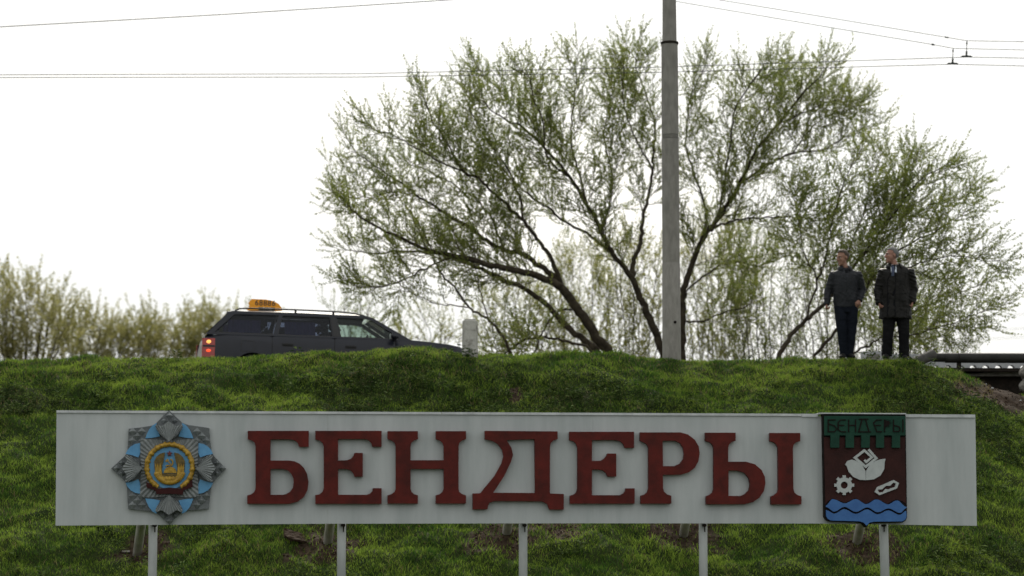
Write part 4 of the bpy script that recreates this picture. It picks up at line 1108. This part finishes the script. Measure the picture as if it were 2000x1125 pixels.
# interior
for x, y in ((.25, -.36), (.25, .36), (-.75, -.36), (-.75, .36)):
    st_ = MB().box((x, y, .48), (.50, .50, .16), bev=.04).box((x - .27, y, .80), (.13, .48, .60), Matrix.Rotation(R(-14), 3, 'Y'), bev=.05).build('seat', M['seat'], car, False, False)
    MB().box((x - .37, y, 1.17), (.09, .26, .16), bev=.035).build('headrest', M['seat'], st_, False, False)
MB().box((.98, 0, .84), (.34, 1.36, .16), bev=.05).build('dashboard', M['black'], car, False, False)
MB().tube([(.70 + .04 * math.cos(a) * 1.0, .36 + .18 * math.sin(a), .93 + .17 * math.cos(a)) for a in np.linspace(0, 2 * math.pi, 21)], .013, 6, cap=False).build('steering_wheel', M['black'], car, True, False)
MB().box((.72, 0, 1.20), (.02, .20, .055), bev=.01).build('interior_mirror', M['black'], car, False, False)
def curt(x0, x1, y, z0, z1):
    n = 30; V = []; Fc = []
    for i in range(n + 1):
        x = x0 + (x1 - x0) * i / n; yy = y + .012 * math.sin(i * 1.3)
        V += [(x, yy, z0), (x, yy * .80, z1)]
    for i in range(n): Fc.append((2 * i, 2 * i + 2, 2 * i + 3, 2 * i + 1))
    return V, Fc
for s in (-1, 1):
    for a, b in ((-.80, -.28), (-1.75, -1.2)):
        V, Fc = curt(a, b, s * .66, .94, 1.20); pydata('curtain', V, Fc, M['curtain'], car, True, False)
MB().box((-1.45, 0, .70), (1.0, 1.2, .35), bev=.03).build('luggage_cover', M['seat'], car, False, False)
# taxi roof sign: a yellow fin-shaped box seen from its side
tp = [(-1.42, 0), (-1.38, .05), (-1.365, .09), (-1.385, .13), (-1.34, .185), (-1.10, .185), (-.97, .165), (-.88, .12), (-.83, .06), (-.82, 0)]
ts = plate('taxi_roof_sign', tp, [], lambda x, z, d: Vector((x, -.22 + d, ZR + .065 + z)), .10, -.06, M['taxi_yellow'], car, world=False)
ts['label'] = 'orange-yellow taxi roof sign with the number 68886 above TAXI'
for s_, yy in ((0, -.2845), (1, -.1155)):
    Mx = Matrix.Translation((-1.11, yy, ZR + .065 + .122)) @ (Matrix.Rotation(R(180), 4, 'Z') if s_ else Matrix()) @ Matrix.Rotation(R(90), 4, 'X')
    tm = text_mesh('68886', .128); tm.transform(Mx); link_mesh('number', tm, M['taxi_ink'], ts, world=False)
    pydata('text_band', [(-1.22, yy + (.001 if not s_ else -.001), ZR + .07), (-.94, yy + (.001 if not s_ else -.001), ZR + .07), (-.94, yy + (.001 if not s_ else -.001), ZR + .122), (-1.22, yy + (.001 if not s_ else -.001), ZR + .122)], [(0, 1, 2, 3)], M['taxi_ink'], ts, False, False)
    Mx = Matrix.Translation((-1.08, yy - (.003 if not s_ else -.003), ZR + .098)) @ (Matrix.Rotation(R(180), 4, 'Z') if s_ else Matrix()) @ Matrix.Rotation(R(90), 4, 'X')
    tm = text_mesh('TAXI', .058); tm.transform(Mx); link_mesh('lettering', tm, M['taxi_white'], ts, world=False)

# ================================================================ pipe, bridge parapet, abutment
YPi = 38.15
def pr_(w, Y): return w / 2 / F * Y
pa = at(1822, 699, YPi)
pipe = empty('black_pipe', pa); tag(pipe, 'thick dark pipe running level to the right edge, its grey bent end entering the ground', 'pipe')
MB().tube([at(1818, 698, YPi), at(1846, 698.5, YPi)], pr_(17.5, YPi), 20).build('pipe_end', M['pipe'], pipe, False, True)
MB().tube([at(1846, 699, YPi), at(2330, 700.5, YPi)], pr_(19.8, YPi), 20).build('pipe_run', M['pipe'], pipe, False, True)
e1 = at(1742, 727, YPi - .55); e2 = at(1823, 692.5, YPi - .05)
sl = MB().tube([e1, e2], pr_(20.5, YPi), 22).build('grey_sleeve', M['pipe_grey'], pipe, False, True)
dd_ = (e2 - e1).normalized()
MB().tube([e1.lerp(e2, .72), e1.lerp(e2, .735)], pr_(21.2, YPi), 22).build('weld_seam', M['pipe_grey'], sl, False, True)
MB().ell(at(1821, 698, YPi), [pr_(17.5, YPi)] * 3).build('elbow', M['pipe'], pipe, True, True)
a = at(1873, 709, YPi); a2 = at(1873, 742, YPi)
MB().box((a + a2) / 2 + Vector((0, 0, -.1)), (.062, .062, (a - a2).length + .2)).build('support_post', M['rust_and_shade'], pipe, False, True)
MB().tube([at(1872, 699, YPi) + Vector((0, pr_(20.6, YPi) * math.cos(q), pr_(20.6, YPi) * math.sin(q))) for q in np.linspace(0, 2 * math.pi, 25)], .006, 5, cap=False).build('strap', M['rust_and_shade'], pipe, False, True)

YB = 41.5
b0 = at(1684, 712, YB); par = empty('bridge_parapet', (b0.x, b0.y, b0.z)); tag(par, 'low grey painted concrete bridge parapet with a row of arched openings', 'parapet')
def arch(cx, y0, r, yb):
    return [(cx - r, yb)] + [(cx - r * math.cos(math.pi * i / 10), y0 - (r * .95) * math.sin(math.pi * i / 10)) for i in range(11)] + [(cx + r, yb)]
BP = lambda x, y, d: at(x, y, YB) + Vector((0, -d, 0))
holes = [arch(1825.5 + 24.7 * i, 720.5, 7.2, 741) for i in range(20)]
plate('pierced_wall', [(1722, 699), (2330, 699), (2330, 750), (1722, 750)], holes, BP, -.10, .06, M['parapet'], par)
plate('coping', [(1722, 692), (2330, 693.5), (2330, 698.6), (1722, 698.6)], [], BP, -.13, .09, M['parapet'], par)
plate('end_block', [(1684, 687.5), (1721.6, 687.5), (1721.6, 750), (1684, 750)], [], BP, -.22, .16, M['parapet'], par)
plate('end_block_plate', [(1690, 693), (1716, 693), (1716, 704), (1690, 704)], [], BP, .161, .168, M['old_concrete'], par)  # thin darker plate on the face of the block
YA = 39.6
ab0 = at(1950, 740, YA); ab = empty('bridge_abutment', (ab0.x, ab0.y, 1.5)); tag(ab, 'shade-darkened concrete bridge deck edge and abutment wall below the pipe', 'bridge')
AP = lambda x, y, d: at(x, y, YA) + Vector((0, -d, 0))
DK = [(1800, 720.5), (2340, 723.5), (2340, 730), (1800, 727)]
plate('deck_edge', DK, [], AP, -2.4, .30, M['rust_and_shade'], ab)  # concrete edge, dark under the bridge put into its colour
plate('bearing_ledge', [(1840, 733), (1905, 730.8), (1940, 728), (1988, 726.2), (2340, 726.5), (2340, 735), (1905, 736)], [], AP, -.6, .16, M['old_concrete'], ab)
plate('abutment_wall', [(1800, 735.5), (2340, 735.5), (2340, 1000), (1800, 1000)], [], AP, -.8, .02, M['rust_and_shade'], ab)  # near-black colour stands in for the dark void under the bridge
def rock(px, py, Y, r, sd, label, mat='dirt_stone'):
    bm = bmesh.new(); bmesh.ops.create_icosphere(bm, subdivisions=3, radius=1)
    for v in bm.verts:
        n1 = noise.noise(v.co * 1.2 + Vector((sd * 3.1, 0, 0))); v.co *= 1 + .35 * n1 + .12 * noise.noise(v.co * 4 + Vector((sd, 0, 0)))
        v.co.x *= r[0]; v.co.y *= r[1]; v.co.z *= r[2]
    me = bpy.data.meshes.new('boulder'); bm.to_mesh(me); bm.free(); o = link_mesh('boulder', me, M[mat]); o.location = at(px, py, Y)
    o.rotation_euler = (sd, sd * .7, sd * 1.3); return tag(o, label, 'boulder')
rock(2003, 728, 38.7, (.085, .10, .12), 1.0, 'pale rough boulder at the right picture edge under the pipe')
rock(2006, 756, 38.6, (.12, .12, .11), 2.3, 'dark rough boulder below the pale one at the right edge', 'old_concrete')
for i, (px, py, r) in enumerate([(1938, 759.5, .024), (1993, 783, .018), (1926, 751, .014)]):
    p = ray_ground(px, py); bm = bmesh.new(); bmesh.ops.create_icosphere(bm, subdivisions=2, radius=r)
    for v in bm.verts: v.co *= 1 + .3 * noise.noise(v.co * 60 + Vector((i, 0, 0))); v.co.z *= .6
    me = bpy.data.meshes.new('stone'); bm.to_mesh(me); bm.free(); o = link_mesh('stone', me, M['parapet']); o.location = p + Vector((0, 0, r * .4))
    tag(o, ['small pale stone on the brown dirt edge right of the pipe support', 'small pale stone lowest on the dirt edge near the right border', 'smallest pale pebble just below the pipe support'][i], 'stone')
# scrap of pale rubbish by the leftmost brace
p = ray_ground(246, 1080)
o = MB().box((0, 0, 0), (.10, .05, .010), bev=.004).build('litter', M['dirt_stone'], None); o.location = p + Vector((0, 0, .02)); o.rotation_euler = (R(25), 0, .2)
tag(o, 'pale flat scrap of rubbish on bare soil beside the leftmost brace', 'litter')
p = ray_ground(602, 1052)
bm = bmesh.new(); bmesh.ops.create_grid(bm, x_segments=14, y_segments=6, size=.5)
for v in bm.verts: v.co = Vector((v.co.x * .62, v.co.y * .24, .02 * noise.noise(v.co * 9)))
me = bpy.data.meshes.new('stone_slab'); bmesh.ops.solidify(bm, geom=bm.faces[:], thickness=.03); bm.to_mesh(me); bm.free()
o = link_mesh('stone_slab', me, M['soil']); o.location = p + Vector((0, 0, .0)); o.rotation_euler = (R(25), R(14), .25)
tag(o, 'grey flat stone slab lying in soil left of the second brace', 'slab')
# ================================================================ people
M['skin'] = material('skin', (.25, .13, .09), .6, (.31, .17, .12), 12, spec=.4)
M['skin2'] = material('ruddy_skin', (.27, .135, .10), .6, (.34, .18, .135), 12, spec=.4)
M['hair_brown'] = material('brown_hair', (.030, .019, .012), .7, (.055, .036, .022), 60, bump=.5, bscale=120)
M['hair_grey'] = material('grey_hair', (.085, .085, .082), .8, (.19, .19, .185), 70, bump=.5, bscale=120)
M['leather_blue'] = material('dark_jacket', (.010, .011, .014), .55, (.020, .022, .027), 8, bump=.4, bscale=26, spec=.22)
M['leather'] = material('black_leather', (.006, .006, .006), .52, (.013, .012, .011), 9, bump=.5, bscale=22, spec=.16)
M['jeans'] = material('dark_denim', (.006, .008, .013), .9, (.011, .014, .022), 7, bump=.3, bscale=50, spec=.1)
M['trousers'] = material('dark_trousers', (.006, .006, .007), .9, (.011, .011, .012), 5, spec=.1)
M['suit'] = material('dark_pullover', (.009, .009, .011), .95, spec=.1)
M['shirt'] = material('white_shirt', (.55, .60, .68), .8)
M['tie'] = material('blue_tie', (.025, .040, .085), .6)
M['shoe'] = material('black_shoe', (.010, .010, .010), .65, spec=.15)
M['eye_white'] = material('eye_white', (.42, .40, .38), .4)
M['eye_dark'] = material('iris', (.03, .02, .015), .2)

def head_parts(mb, c, yaw, tilt=0.0, scale=1.0, wide=1.0):
    """skull, jaw, nose, brow, lips, chin, ears; faces -Y before the yaw"""
    Rz = Matrix.Rotation(yaw, 3, 'Z') @ Matrix.Rotation(tilt, 3, 'X'); c = Vector(c)
    def P(x, y, z): return c + Rz @ (Vector((x * wide, y, z)) * scale)
    def e(x, y, z, rx, ry, rz, rot=None): mb.ell(P(x, y, z), (rx * wide * scale, ry * scale, rz * scale), Rz @ rot if rot is not None else Rz, 16, 12)
    e(0, .012, .030, .076, .094, .092)                      # cranium
    e(0, -.022, -.025, .064, .068, .082)                    # face
    e(0, -.036, -.078, .046, .050, .040)                    # jaw
    e(0, -.076, -.101, .020, .018, .018)                    # chin
    e(0, -.078, .027, .050, .018, .014)                     # brow
    e(.034, -.064, -.022, .020, .020, .018); e(-.034, -.064, -.022, .020, .020, .018)   # cheeks
    mb.tube([P(0, -.086, .018), P(0, -.102, -.008), P(0, -.117, -.028)], [.009 * scale, .011 * scale, .014 * scale], 8)
    e(0, -.103, -.033, .017, .014, .009)                    # nostrils
    e(0, -.090, -.062, .022, .010, .006); e(0, -.088, -.072, .019, .010, .006)          # lips
    e(.079, .012, -.005, .009, .018, .031); e(-.079, .012, -.005, .009, .018, .031)     # ears
    return P, Rz

def hair_mesh(name, c, yaw, tilt, scale, mat, parent, grey=False):
    Rz = Matrix.Rotation(yaw, 3, 'Z') @ Matrix.Rotation(tilt, 3, 'X'); c = Vector(c)
    bm = bmesh.new(); bmesh.ops.create_icosphere(bm, subdivisions=5, radius=1)
    bmesh.ops.delete(bm, geom=[v for v in bm.verts if v.co.z < (.02 if v.co.y > -.2 else .36 + .35 * (-v.co.y - .2)) - (.62 if v.co.y > .25 else .30 * max(0, (v.co.y + .1) / .35) if v.co.y > -.1 else 0)], context='VERTS')
    for v in bm.verts:
        n_ = noise.noise(v.co * 7) * .04 + noise.noise(v.co * 19) * .03
        k = 1 + n_ * .6
        v.co = Vector((v.co.x * .0825 * k, .012 + v.co.y * .102 * k, .030 + v.co.z * (.104 if not grey else .102) * k + (.006 if v.co.y < -.4 and not grey else 0)))
        v.co = c + Rz @ (v.co * scale)
    bmesh.ops.solidify(bm, geom=bm.faces[:], thickness=.006)
    me = bpy.data.meshes.new(name); bm.to_mesh(me); bm.free()
    return link_mesh(name, me, mat, parent, True, False)

def hand(mb, wr, d, palm_n, side, curl=.6, s=1.0):
    """palm and five fingers; d = direction of the palm, palm_n = towards which the fingers curl, side = thumb side"""
    d = d.normalized(); n = (palm_n - d * palm_n.dot(d)).normalized(); t_ = d.cross(n).normalized() * (1 if side > 0 else -1)
    rot = Matrix((t_, n, d)).transposed()
    mb.ell(wr + d * .045 * s, (.040 * s, .017 * s, .052 * s), rot, 12, 8)
    for i, (o, ln) in enumerate(((.029, .070), (.010, .078), (-.010, .073), (-.028, .058))):
        p = wr + d * .078 * s + t_ * o * s; pts = [p - d * .02 * s]; a = 0.15
        for seg in (.42, .33, .25):
            a += curl * 1.15; q = pts[-1] + (d * math.cos(a) + n * math.sin(a)) * (ln * seg * s * (1.3 if seg == .42 else 1)); pts.append(q)
        mb.tube(pts, [.0098 * s, .0092 * s, .0085 * s, .0070 * s], 7)
    b = wr + d * .022 * s + t_ * .034 * s
    mb.tube([b - t_ * .012 * s, b + (t_ * .8 + d * .6) * .028 * s, b + (t_ * .6 + d * 1.0 + n * .5) * .046 * s, b + (t_ * .35 + d * 1.1 + n * 1.0) * .062 * s], [.013 * s, .0115 * s, .010 * s, .0085 * s], 7)

def V3(p): return Vector(p)
def person(label, loc, J, yaw, tilt, mats, hair_grey, jacket, legs, hscale=1.0, group=None, voxel=.0075, seated=False):
    root = empty('person', loc); tag(root, label, 'person', group)
    J = {k: V3(v) for k, v in J.items()}
    mb = MB()
    P, Rz = head_parts(mb, J['head'], yaw, tilt, hscale, 1.02)
    nb = J['neck']; mb.tube([nb + V3((0, .015, -.06)), nb, J['head'] + V3((0, .012, -.05))], [.066, .058, .054], 14)
    ch, pv = J['chest'], J['pelvis']
    mb.tube([pv + V3((0, 0, -.06)), pv, pv.lerp(ch, .45), ch, nb + V3((0, .01, -.05))], [(.15, .10), (.155, .11), (.14, .10), (.17, .11), (.09, .07)], 16, up=V3((1, 0, 0)))
    for s in 'ab':
        mb.tube([J['sh' + s], J['el' + s], J['wr' + s]], [.050, .040, .028], 10)
        mb.tube([J['hip' + s], J['kn' + s], J['an' + s]], [.082, .058, .042], 10)
        f = J['an' + s]; td = J['toe' + s] - f
        mb.ell(f + td * .45 + V3((0, 0, -.035)), (.038, .038, .03)); mb.tube([f + V3((0, 0, -.03)), f + td * .9 + V3((0, 0, -.03))], [.036, .028], 8)
    hand(mb, J['wra'], J['hda'] - J['wra'], J['na'], J.get('sa', V3((1, 0, 0))).x, mats.get('curla', .9))
    hand(mb, J['wrb'], J['hdb'] - J['wrb'], J['nb'], J.get('sb', V3((1, 0, 0))).x, mats.get('curlb', .5))
    body = link_mesh('body', remesh(mb, .0062, 1), M[mats['skin']], root, True, False)
    hair_mesh('hair', J['head'], yaw, tilt, hscale, M['hair_grey' if hair_grey else 'hair_brown'], root, hair_grey)
    for sx in (-1, 1):
        MB().ell(P(sx * .030, -.073, .004), (.0085 * hscale,) * 3, None, 10, 8).build('eye', M['eye_white'], root, True, False)
        MB().ell(P(sx * .030, -.0805, .004), (.0058 * hscale,) * 3, None, 8, 6).build('iris', M['eye_dark'], root, True, False)
        eb = MB().tube([P(sx * .014, -.093, .024), P(sx * .030, -.092, .029), P(sx * .048, -.080, .024)], [.003, .0042, .0025], 6)
        eb.build('eyebrow', M['hair_brown' if not hair_grey else 'hair_grey'], root, True, False)
    # ---- trousers
    if legs:
        mb = MB()
        mb.tube([pv + V3((0, 0, .10)), pv + V3((0, 0, -.02)), pv + V3((0, 0, -.10))], [(.165, .118), (.185, .125), (.16, .11)], 18, up=V3((1, 0, 0)))
        for s in 'ab':
            h_, k_, a_ = J['hip' + s], J['kn' + s], J['an' + s]
            mb.tube([h_ + V3((0, 0, .04)), h_.lerp(k_, .45), k_, k_.lerp(a_, .55), a_ + V3((0, 0, .02)), a_ + V3((0, .004, -.05))], legs, 16, up=V3((1, 0, 0)))
        def fold(co, n): return .007 * noise.noise(Vector((co.x * 9, co.y * 9, co.z * 13 + co.x * 8))) + .007 * max(0, noise.noise(Vector((co.x * 6, 5, co.z * 34)))) * (1 if co.z < .35 or .42 < co.z < .62 else .35)
        link_mesh('trousers', remesh(mb, voxel, 2, fold), M[mats['legs']], root, True, False)
        for s in 'ab':
            f = J['an' + s]; td = (J['toe' + s] - f); td.z = 0; L_ = td.length; td.normalize(); sh = MB()
            b_ = Vector((f.x, f.y, J['toe' + s].z))
            sh.tube([b_ - td * .055 + V3((0, 0, .045)), b_ + V3((0, 0, .055)), b_ + td * .09 + V3((0, 0, .042)), b_ + td * .17 + V3((0, 0, .030)), b_ + td * .215 + V3((0, 0, .020))], [(.034, .036), (.041, .050), (.044, .038), (.045, .027), (.026, .016)], 14, up=td.cross(V3((0, 0, 1))))
            so = link_mesh('shoe', remesh(sh, .006, 2), M['shoe'], root, True, False)
            MB().box(b_ + td * .07 + V3((0, 0, .008)), (.082, .27, .016), Matrix.Rotation(math.atan2(td.y, td.x) + R(90), 3, 'Z'), bev=.006).build('sole', M['shoe'], so, False, False)
    # ---- jacket: torso rings + sleeves as one garment
    mb = MB(); rings, slr, = jacket['rings'], jacket['sleeve']
    mb.tube([V3((cx, cy, z)) for z, cx, cy, rx, ry in rings], [(rx, ry) for z, cx, cy, rx, ry in rings], 28, up=V3((1, 0, 0)))
    for s in 'ab':
        a, e_, w_ = J['sh' + s], J['el' + s], J['wr' + s]
        inn = a.lerp(V3((rings[-2][1], rings[-2][2], a.z + .015)), .45)
        mb.tube([inn, a + V3((0, 0, .008)), a.lerp(e_, .5), e_, e_.lerp(w_, .55), w_ + (w_ - e_).normalized() * .01], [slr[0] * .9, slr[0], slr[1], slr[2], slr[3], slr[4]], 16)
    amp = jacket.get('amp', .010)
    def fold(co, n):
        v = noise.noise(Vector((co.x * 8, co.y * 7, co.z * 5))) * amp
        sl_ = 1.0 if abs(co.x - rings[3][1]) > rings[3][3] * .86 else .45
        v += max(0, noise.noise(Vector((co.x * 7 + 3, co.y * 7, co.z * 30 + 9 * co.x)))) * amp * 1.3 * sl_
        v -= abs(noise.noise(Vector((co.x * 13, co.y * 9, co.z * 9 - 14 * co.x)))) * amp * .8
        return v
    jk = link_mesh('jacket' if not jacket.get('coat') else 'coat', remesh(mb, voxel, 2, fold), M[mats['top']], root, True, False)
    return root, jk, P, J

def stand_z(p): return float(H(p.x, p.y))
# ---- man in the short jacket (left)
k = 1 / F * 37.3
loc1 = at(1651, 702, 37.3)
def Q(px, py, y=0.0, c=1651, g=701): return ((px - c) * k, y, (g - py) * k)
J1 = dict(head=Q(1648.5, 502, -.01), neck=Q(1652.5, 522, .01), chest=Q(1652, 550), pelvis=Q(1653, 598),
          sha=Q(1630, 536), ela=Q(1619.5, 568, .03), wra=Q(1616, 594, -.03), hda=Q(1614, 606, -.045), na=V3((.9, -.3, 0)),
          shb=Q(1678, 536, .0), elb=Q(1687, 566, .05), wrb=Q(1680, 588, -.07), hdb=Q(1672, 596, -.13), nb=V3((-.3, .9, 0)),
          hipa=Q(1643, 602), kna=Q(1645, 650, -.02), ana=Q(1648, 691, .02), toea=(Q(1643, 700, -.13)[0], -.12, .0),
          hipb=Q(1665, 602), knb=Q(1664, 650, .0), anb=Q(1660, 691, .06), toeb=(Q(1664, 700, -.06)[0], -.10, .0))
rings1 = [(Q(0, 601)[2], Q(1654, 0)[0], .0, .178, .125), (Q(0, 598)[2], Q(1654, 0)[0], 0, .186, .132), (Q(0, 588)[2], Q(1653.5, 0)[0], 0, .200, .142),
          (Q(0, 570)[2], Q(1653, 0)[0], 0, .200, .145), (Q(0, 550)[2], Q(1653, 0)[0], 0, .206, .148), (Q(0, 537)[2], Q(1653, 0)[0], .0, .215, .130), (Q(0, 529)[2], Q(1653, 0)[0], .005, .180, .100), (Q(0, 522)[2], Q(1653, 0)[0], .01, .075, .070)]
m1, jk1, P1, JJ = person('younger man in a short dark zip jacket and dark blue jeans standing left', (loc1.x, loc1.y, at(1651, 701, 37.3).z), J1, R(-58), R(8),
    dict(skin='skin', top='leather_blue', legs='jeans', curla=1.05, curlb=.4), False,
    dict(rings=rings1, sleeve=[.070, .066, .060, .054, .044]), [(.102, .108), (.094, .10), (.073, .078), (.064, .070), (.062, .074), (.060, .078)], hscale=1.0, group='men standing on the bank')
def collar(root, c, r, h, mat, open_a=35, flare=.02, name='collar', y0=0.0):
    V = []; Fc = []; n = 30
    for i in range(n + 1):
        a = R(-90 + open_a) + (R(360 - 2 * open_a)) * i / n; x, y = math.cos(a), math.sin(a)
        fr = max(0, -y)
        V += [(c[0] + x * r, c[1] + y * r * .92, c[2] + h * .55 * (1 - .25 * fr)), (c[0] + x * (r + flare * .6), c[1] + y * (r + flare) * .92, c[2] + h * (.62 - .2 * fr)), (c[0] + x * (r + flare * 1.6), c[1] + y * (r + flare * 1.9) * .95 - .01 * fr, c[2] - h * (.35 + .45 * fr))]
    for i in range(n):
        a = i * 3; Fc += [(a, a + 3, a + 4, a + 1), (a + 1, a + 4, a + 5, a + 2)]
    me = bpy.data.meshes.new(name); me.from_pydata(V, [], Fc); bm = bmesh.new(); bm.from_mesh(me); bmesh.ops.solidify(bm, geom=bm.faces[:], thickness=.008); bm.to_mesh(me); bm.free()
    return link_mesh(name, me, mat, root, True, False)
def conform(root, garment, name, pts, wd, mat, lift=.004):
    """a flat strip following the front of a garment (raycast onto it)"""
    V = []; Fc = []
    from mathutils.bvhtree import BVHTree
    bv = BVHTree.FromPolygons([v.co for v in garment.data.vertices], [tuple(p.vertices) for p in garment.data.polygons])
    n = len(pts); fine = []
    for i in range(n - 1):
        for k_ in range(6): fine.append(Vector(pts[i]).lerp(Vector(pts[i + 1]), k_ / 6))
    fine.append(Vector(pts[-1]))
    for i, p in enumerate(fine):
        a = fine[max(i - 1, 0)]; b = fine[min(i + 1, len(fine) - 1)]; d = (b - a).normalized(); s_ = Vector((-d.y, d.x)) * wd / 2
        for q in (p + s_, p - s_):
            hit = bv.ray_cast(Vector((q.x, -1, q.y)), Vector((0, 1, 0)))
            y = hit[0].y if hit[0] is not None else -.1
            V.append((q.x, y - lift, q.y))
    for i in range(len(fine) - 1): Fc.append((2 * i, 2 * i + 2, 2 * i + 3, 2 * i + 1))
    me = bpy.data.meshes.new(name); me.from_pydata(V, [], Fc); bm = bmesh.new(); bm.from_mesh(me); bmesh.ops.solidify(bm, geom=bm.faces[:], thickness=-.003); bm.to_mesh(me); bm.free()
    return link_mesh(name, me, mat, root, False, False)
q2 = lambda px, py: (Q(px, py)[0], Q(px, py)[2])
collar(m1, (Q(1653, 0)[0], .010, Q(0, 523)[2]), .074, .065, M['leather_blue'], 24, .026)
collar(m1, (Q(1653, 0)[0], .008, Q(0, 525)[2]), .058, .03, M['suit'], 8, .008, 'shirt_collar')
conform(m1, jk1, 'zip_placket', [q2(1655, 530), q2(1656, 560), q2(1655, 597)], .028, M['leather_blue'], .006)
conform(m1, jk1, 'chest_seam', [q2(1634, 541), q2(1650, 543)], .010, M['leather_blue'], .005)
conform(m1, jk1, 'chest_seam', [q2(1661, 543), q2(1676, 541)], .010, M['leather_blue'], .005)
conform(m1, jk1, 'waistband', [q2(1633, 595), q2(1654, 597), q2(1675, 595)], .040, M['leather_blue'], .005)
conform(m1, jk1, 'shirt_front', [q2(1653.5, 526), q2(1654.5, 533)], .04, M['suit'], .008)

# ---- man in the long leather coat (right)
Q = lambda px, py, y=0.0: ((px - 1750) * k, y, (703 - py) * k)
loc2 = at(1750, 703, 37.25)
J2 = dict(head=Q(1745, 497.5, -.01), neck=Q(1750, 517, .01), chest=Q(1752, 548), pelvis=Q(1751, 602),
          sha=Q(1728, 532), ela=Q(1719, 566, .04), wra=Q(1719, 592, -.02), hda=Q(1719, 602, -.05), na=V3((1, -.2, 0)),
          shb=Q(1779, 532, .0), elb=Q(1787, 566, .05), wrb=Q(1783, 591, -.03), hdb=Q(1779.5, 602, -.06), nb=V3((-1, -.2, 0)),
          hipa=Q(1740, 606), kna=Q(1735, 652, -.02), ana=Q(1733, 690, .03), toea=(Q(1727, 0)[0], -.10, .01),
          hipb=Q(1763, 606), knb=Q(1766, 652, -.02), anb=Q(1766, 692, .0), toeb=(Q(1765, 0)[0], -.16, -.01))
cx = Q(1752, 0)[0]
rings2 = [(Q(0, 623)[2], Q(1750, 0)[0], .0, .262, .175), (Q(0, 620)[2], Q(1750, 0)[0], 0, .264, .178), (Q(0, 600)[2], Q(1751, 0)[0], 0, .246, .168),
          (Q(0, 572)[2], cx, 0, .226, .158), (Q(0, 548)[2], cx, 0, .220, .152), (Q(0, 532)[2], cx, .0, .235, .135), (Q(0, 523)[2], cx, .005, .190, .105), (Q(0, 516)[2], Q(1751, 0)[0], .012, .078, .075)]
m2, jk2, P2, JJ2 = person('older grey-haired man in a long black leather coat with white shirt and tie', (loc2.x, loc2.y, loc2.z), J2, R(-74), R(-2),
    dict(skin='skin2', top='leather', legs='trousers', curla=.6, curlb=.8), True,
    dict(rings=rings2, sleeve=[.088, .080, .074, .066, .056], amp=.014, coat=True), [(.108, .112), (.102, .105), (.084, .088), (.078, .082), (.080, .088), (.082, .092)], hscale=1.02, group='men standing on the bank')
cN = (Q(1750, 0)[0], .012, Q(0, 520)[2])
collar(m2, (cN[0], cN[1], cN[2] + .01), .082, .065, M['leather'], 38, .030)
collar(m2, (cN[0] - .004, .004, cN[2] + .004), .060, .036, M['shirt'], 14, .008, 'shirt_collar')
q2 = lambda px, py: (Q(px, py)[0], Q(px, py)[2])
conform(m2, jk2, 'shirt_front', [q2(1746.5, 520), q2(1746, 533)], .085, M['shirt'], .006)
conform(m2, jk2, 'pullover_front', [q2(1742, 532), q2(1741, 560), q2(1740, 600), q2(1739, 619)], .125, M['suit'], .004)
conform(m2, jk2, 'tie', [q2(1745.5, 519), q2(1744.5, 527), q2(1743, 540)], .040, M['tie'], .014)
conform(m2, jk2, 'lapel', [q2(1738, 530), q2(1730, 545), q2(1728, 590), q2(1727, 621)], .050, M['leather'], .013)
conform(m2, jk2, 'placket', [q2(1756, 524), q2(1753, 550), q2(1751, 585), q2(1751, 621)], .060, M['leather'], .013)
conform(m2, jk2, 'pocket_flap', [q2(1757, 571), q2(1773, 570)], .050, M['leather'], .012)
conform(m2, jk2, 'pocket_seam', [q2(1757, 598), q2(1775, 597)], .014, M['leather'], .009)
conform(m2, jk2, 'shoulder_seam', [q2(1772, 526), q2(1769, 545)], .012, M['leather'], .007)

# ---- taxi driver, seen dimly through the front side window
D = dict(head=(.14, .0, 1.17), neck=(.10, .0, 1.03), chest=(.09, 0, .86), pelvis=(.16, 0, .58),
         sha=(.10, -.19, .96), ela=(.30, -.24, .76), wra=(.52, -.17, .84), hda=(.60, -.15, .90), na=V3((.2, 1, 0)),
         shb=(.10, .19, .96), elb=(.30, .24, .76), wrb=(.52, .17, .84), hdb=(.60, .15, .90), nb=V3((.2, -1, 0)),
         hipa=(.20, -.10, .58), kna=(.62, -.13, .66), ana=(.92, -.12, .36), toea=(1.08, -.12, .28),
         hipb=(.20, .10, .58), knb=(.62, .13, .66), anb=(.92, .12, .36), toeb=(1.08, .12, .28))
rd = [(.60, .15, 0, .14, .19), (.66, .14, 0, .14, .19), (.80, .10, 0, .13, .20), (.88, .09, 0, .13, .205), (.96, .09, 0, .11, .18), (1.02, .10, 0, .06, .07)]
m3, jk3, _, _ = person('taxi driver in a dark top seated at the wheel of the taxi', (0, 0, 0), D, R(90), 0.0,
    dict(skin='skin', top='suit', legs='trousers', curla=.8, curlb=.8), False, dict(rings=rd, sleeve=[.066, .058, .052, .046, .040]), None, hscale=.95, voxel=.01)
tr_ = MB()
for s in 'ab': tr_.tube([V3(D['hip' + s]), V3(D['kn' + s]), V3(D['an' + s]) + V3((-.01, 0, .05))], [.10, .075, .06], 12)
link_mesh('trousers', remesh(tr_, .01, 2), M['trousers'], m3, True, False)
m3.matrix_world = car.matrix_basis @ Matrix.Translation((.02, .36, .02))
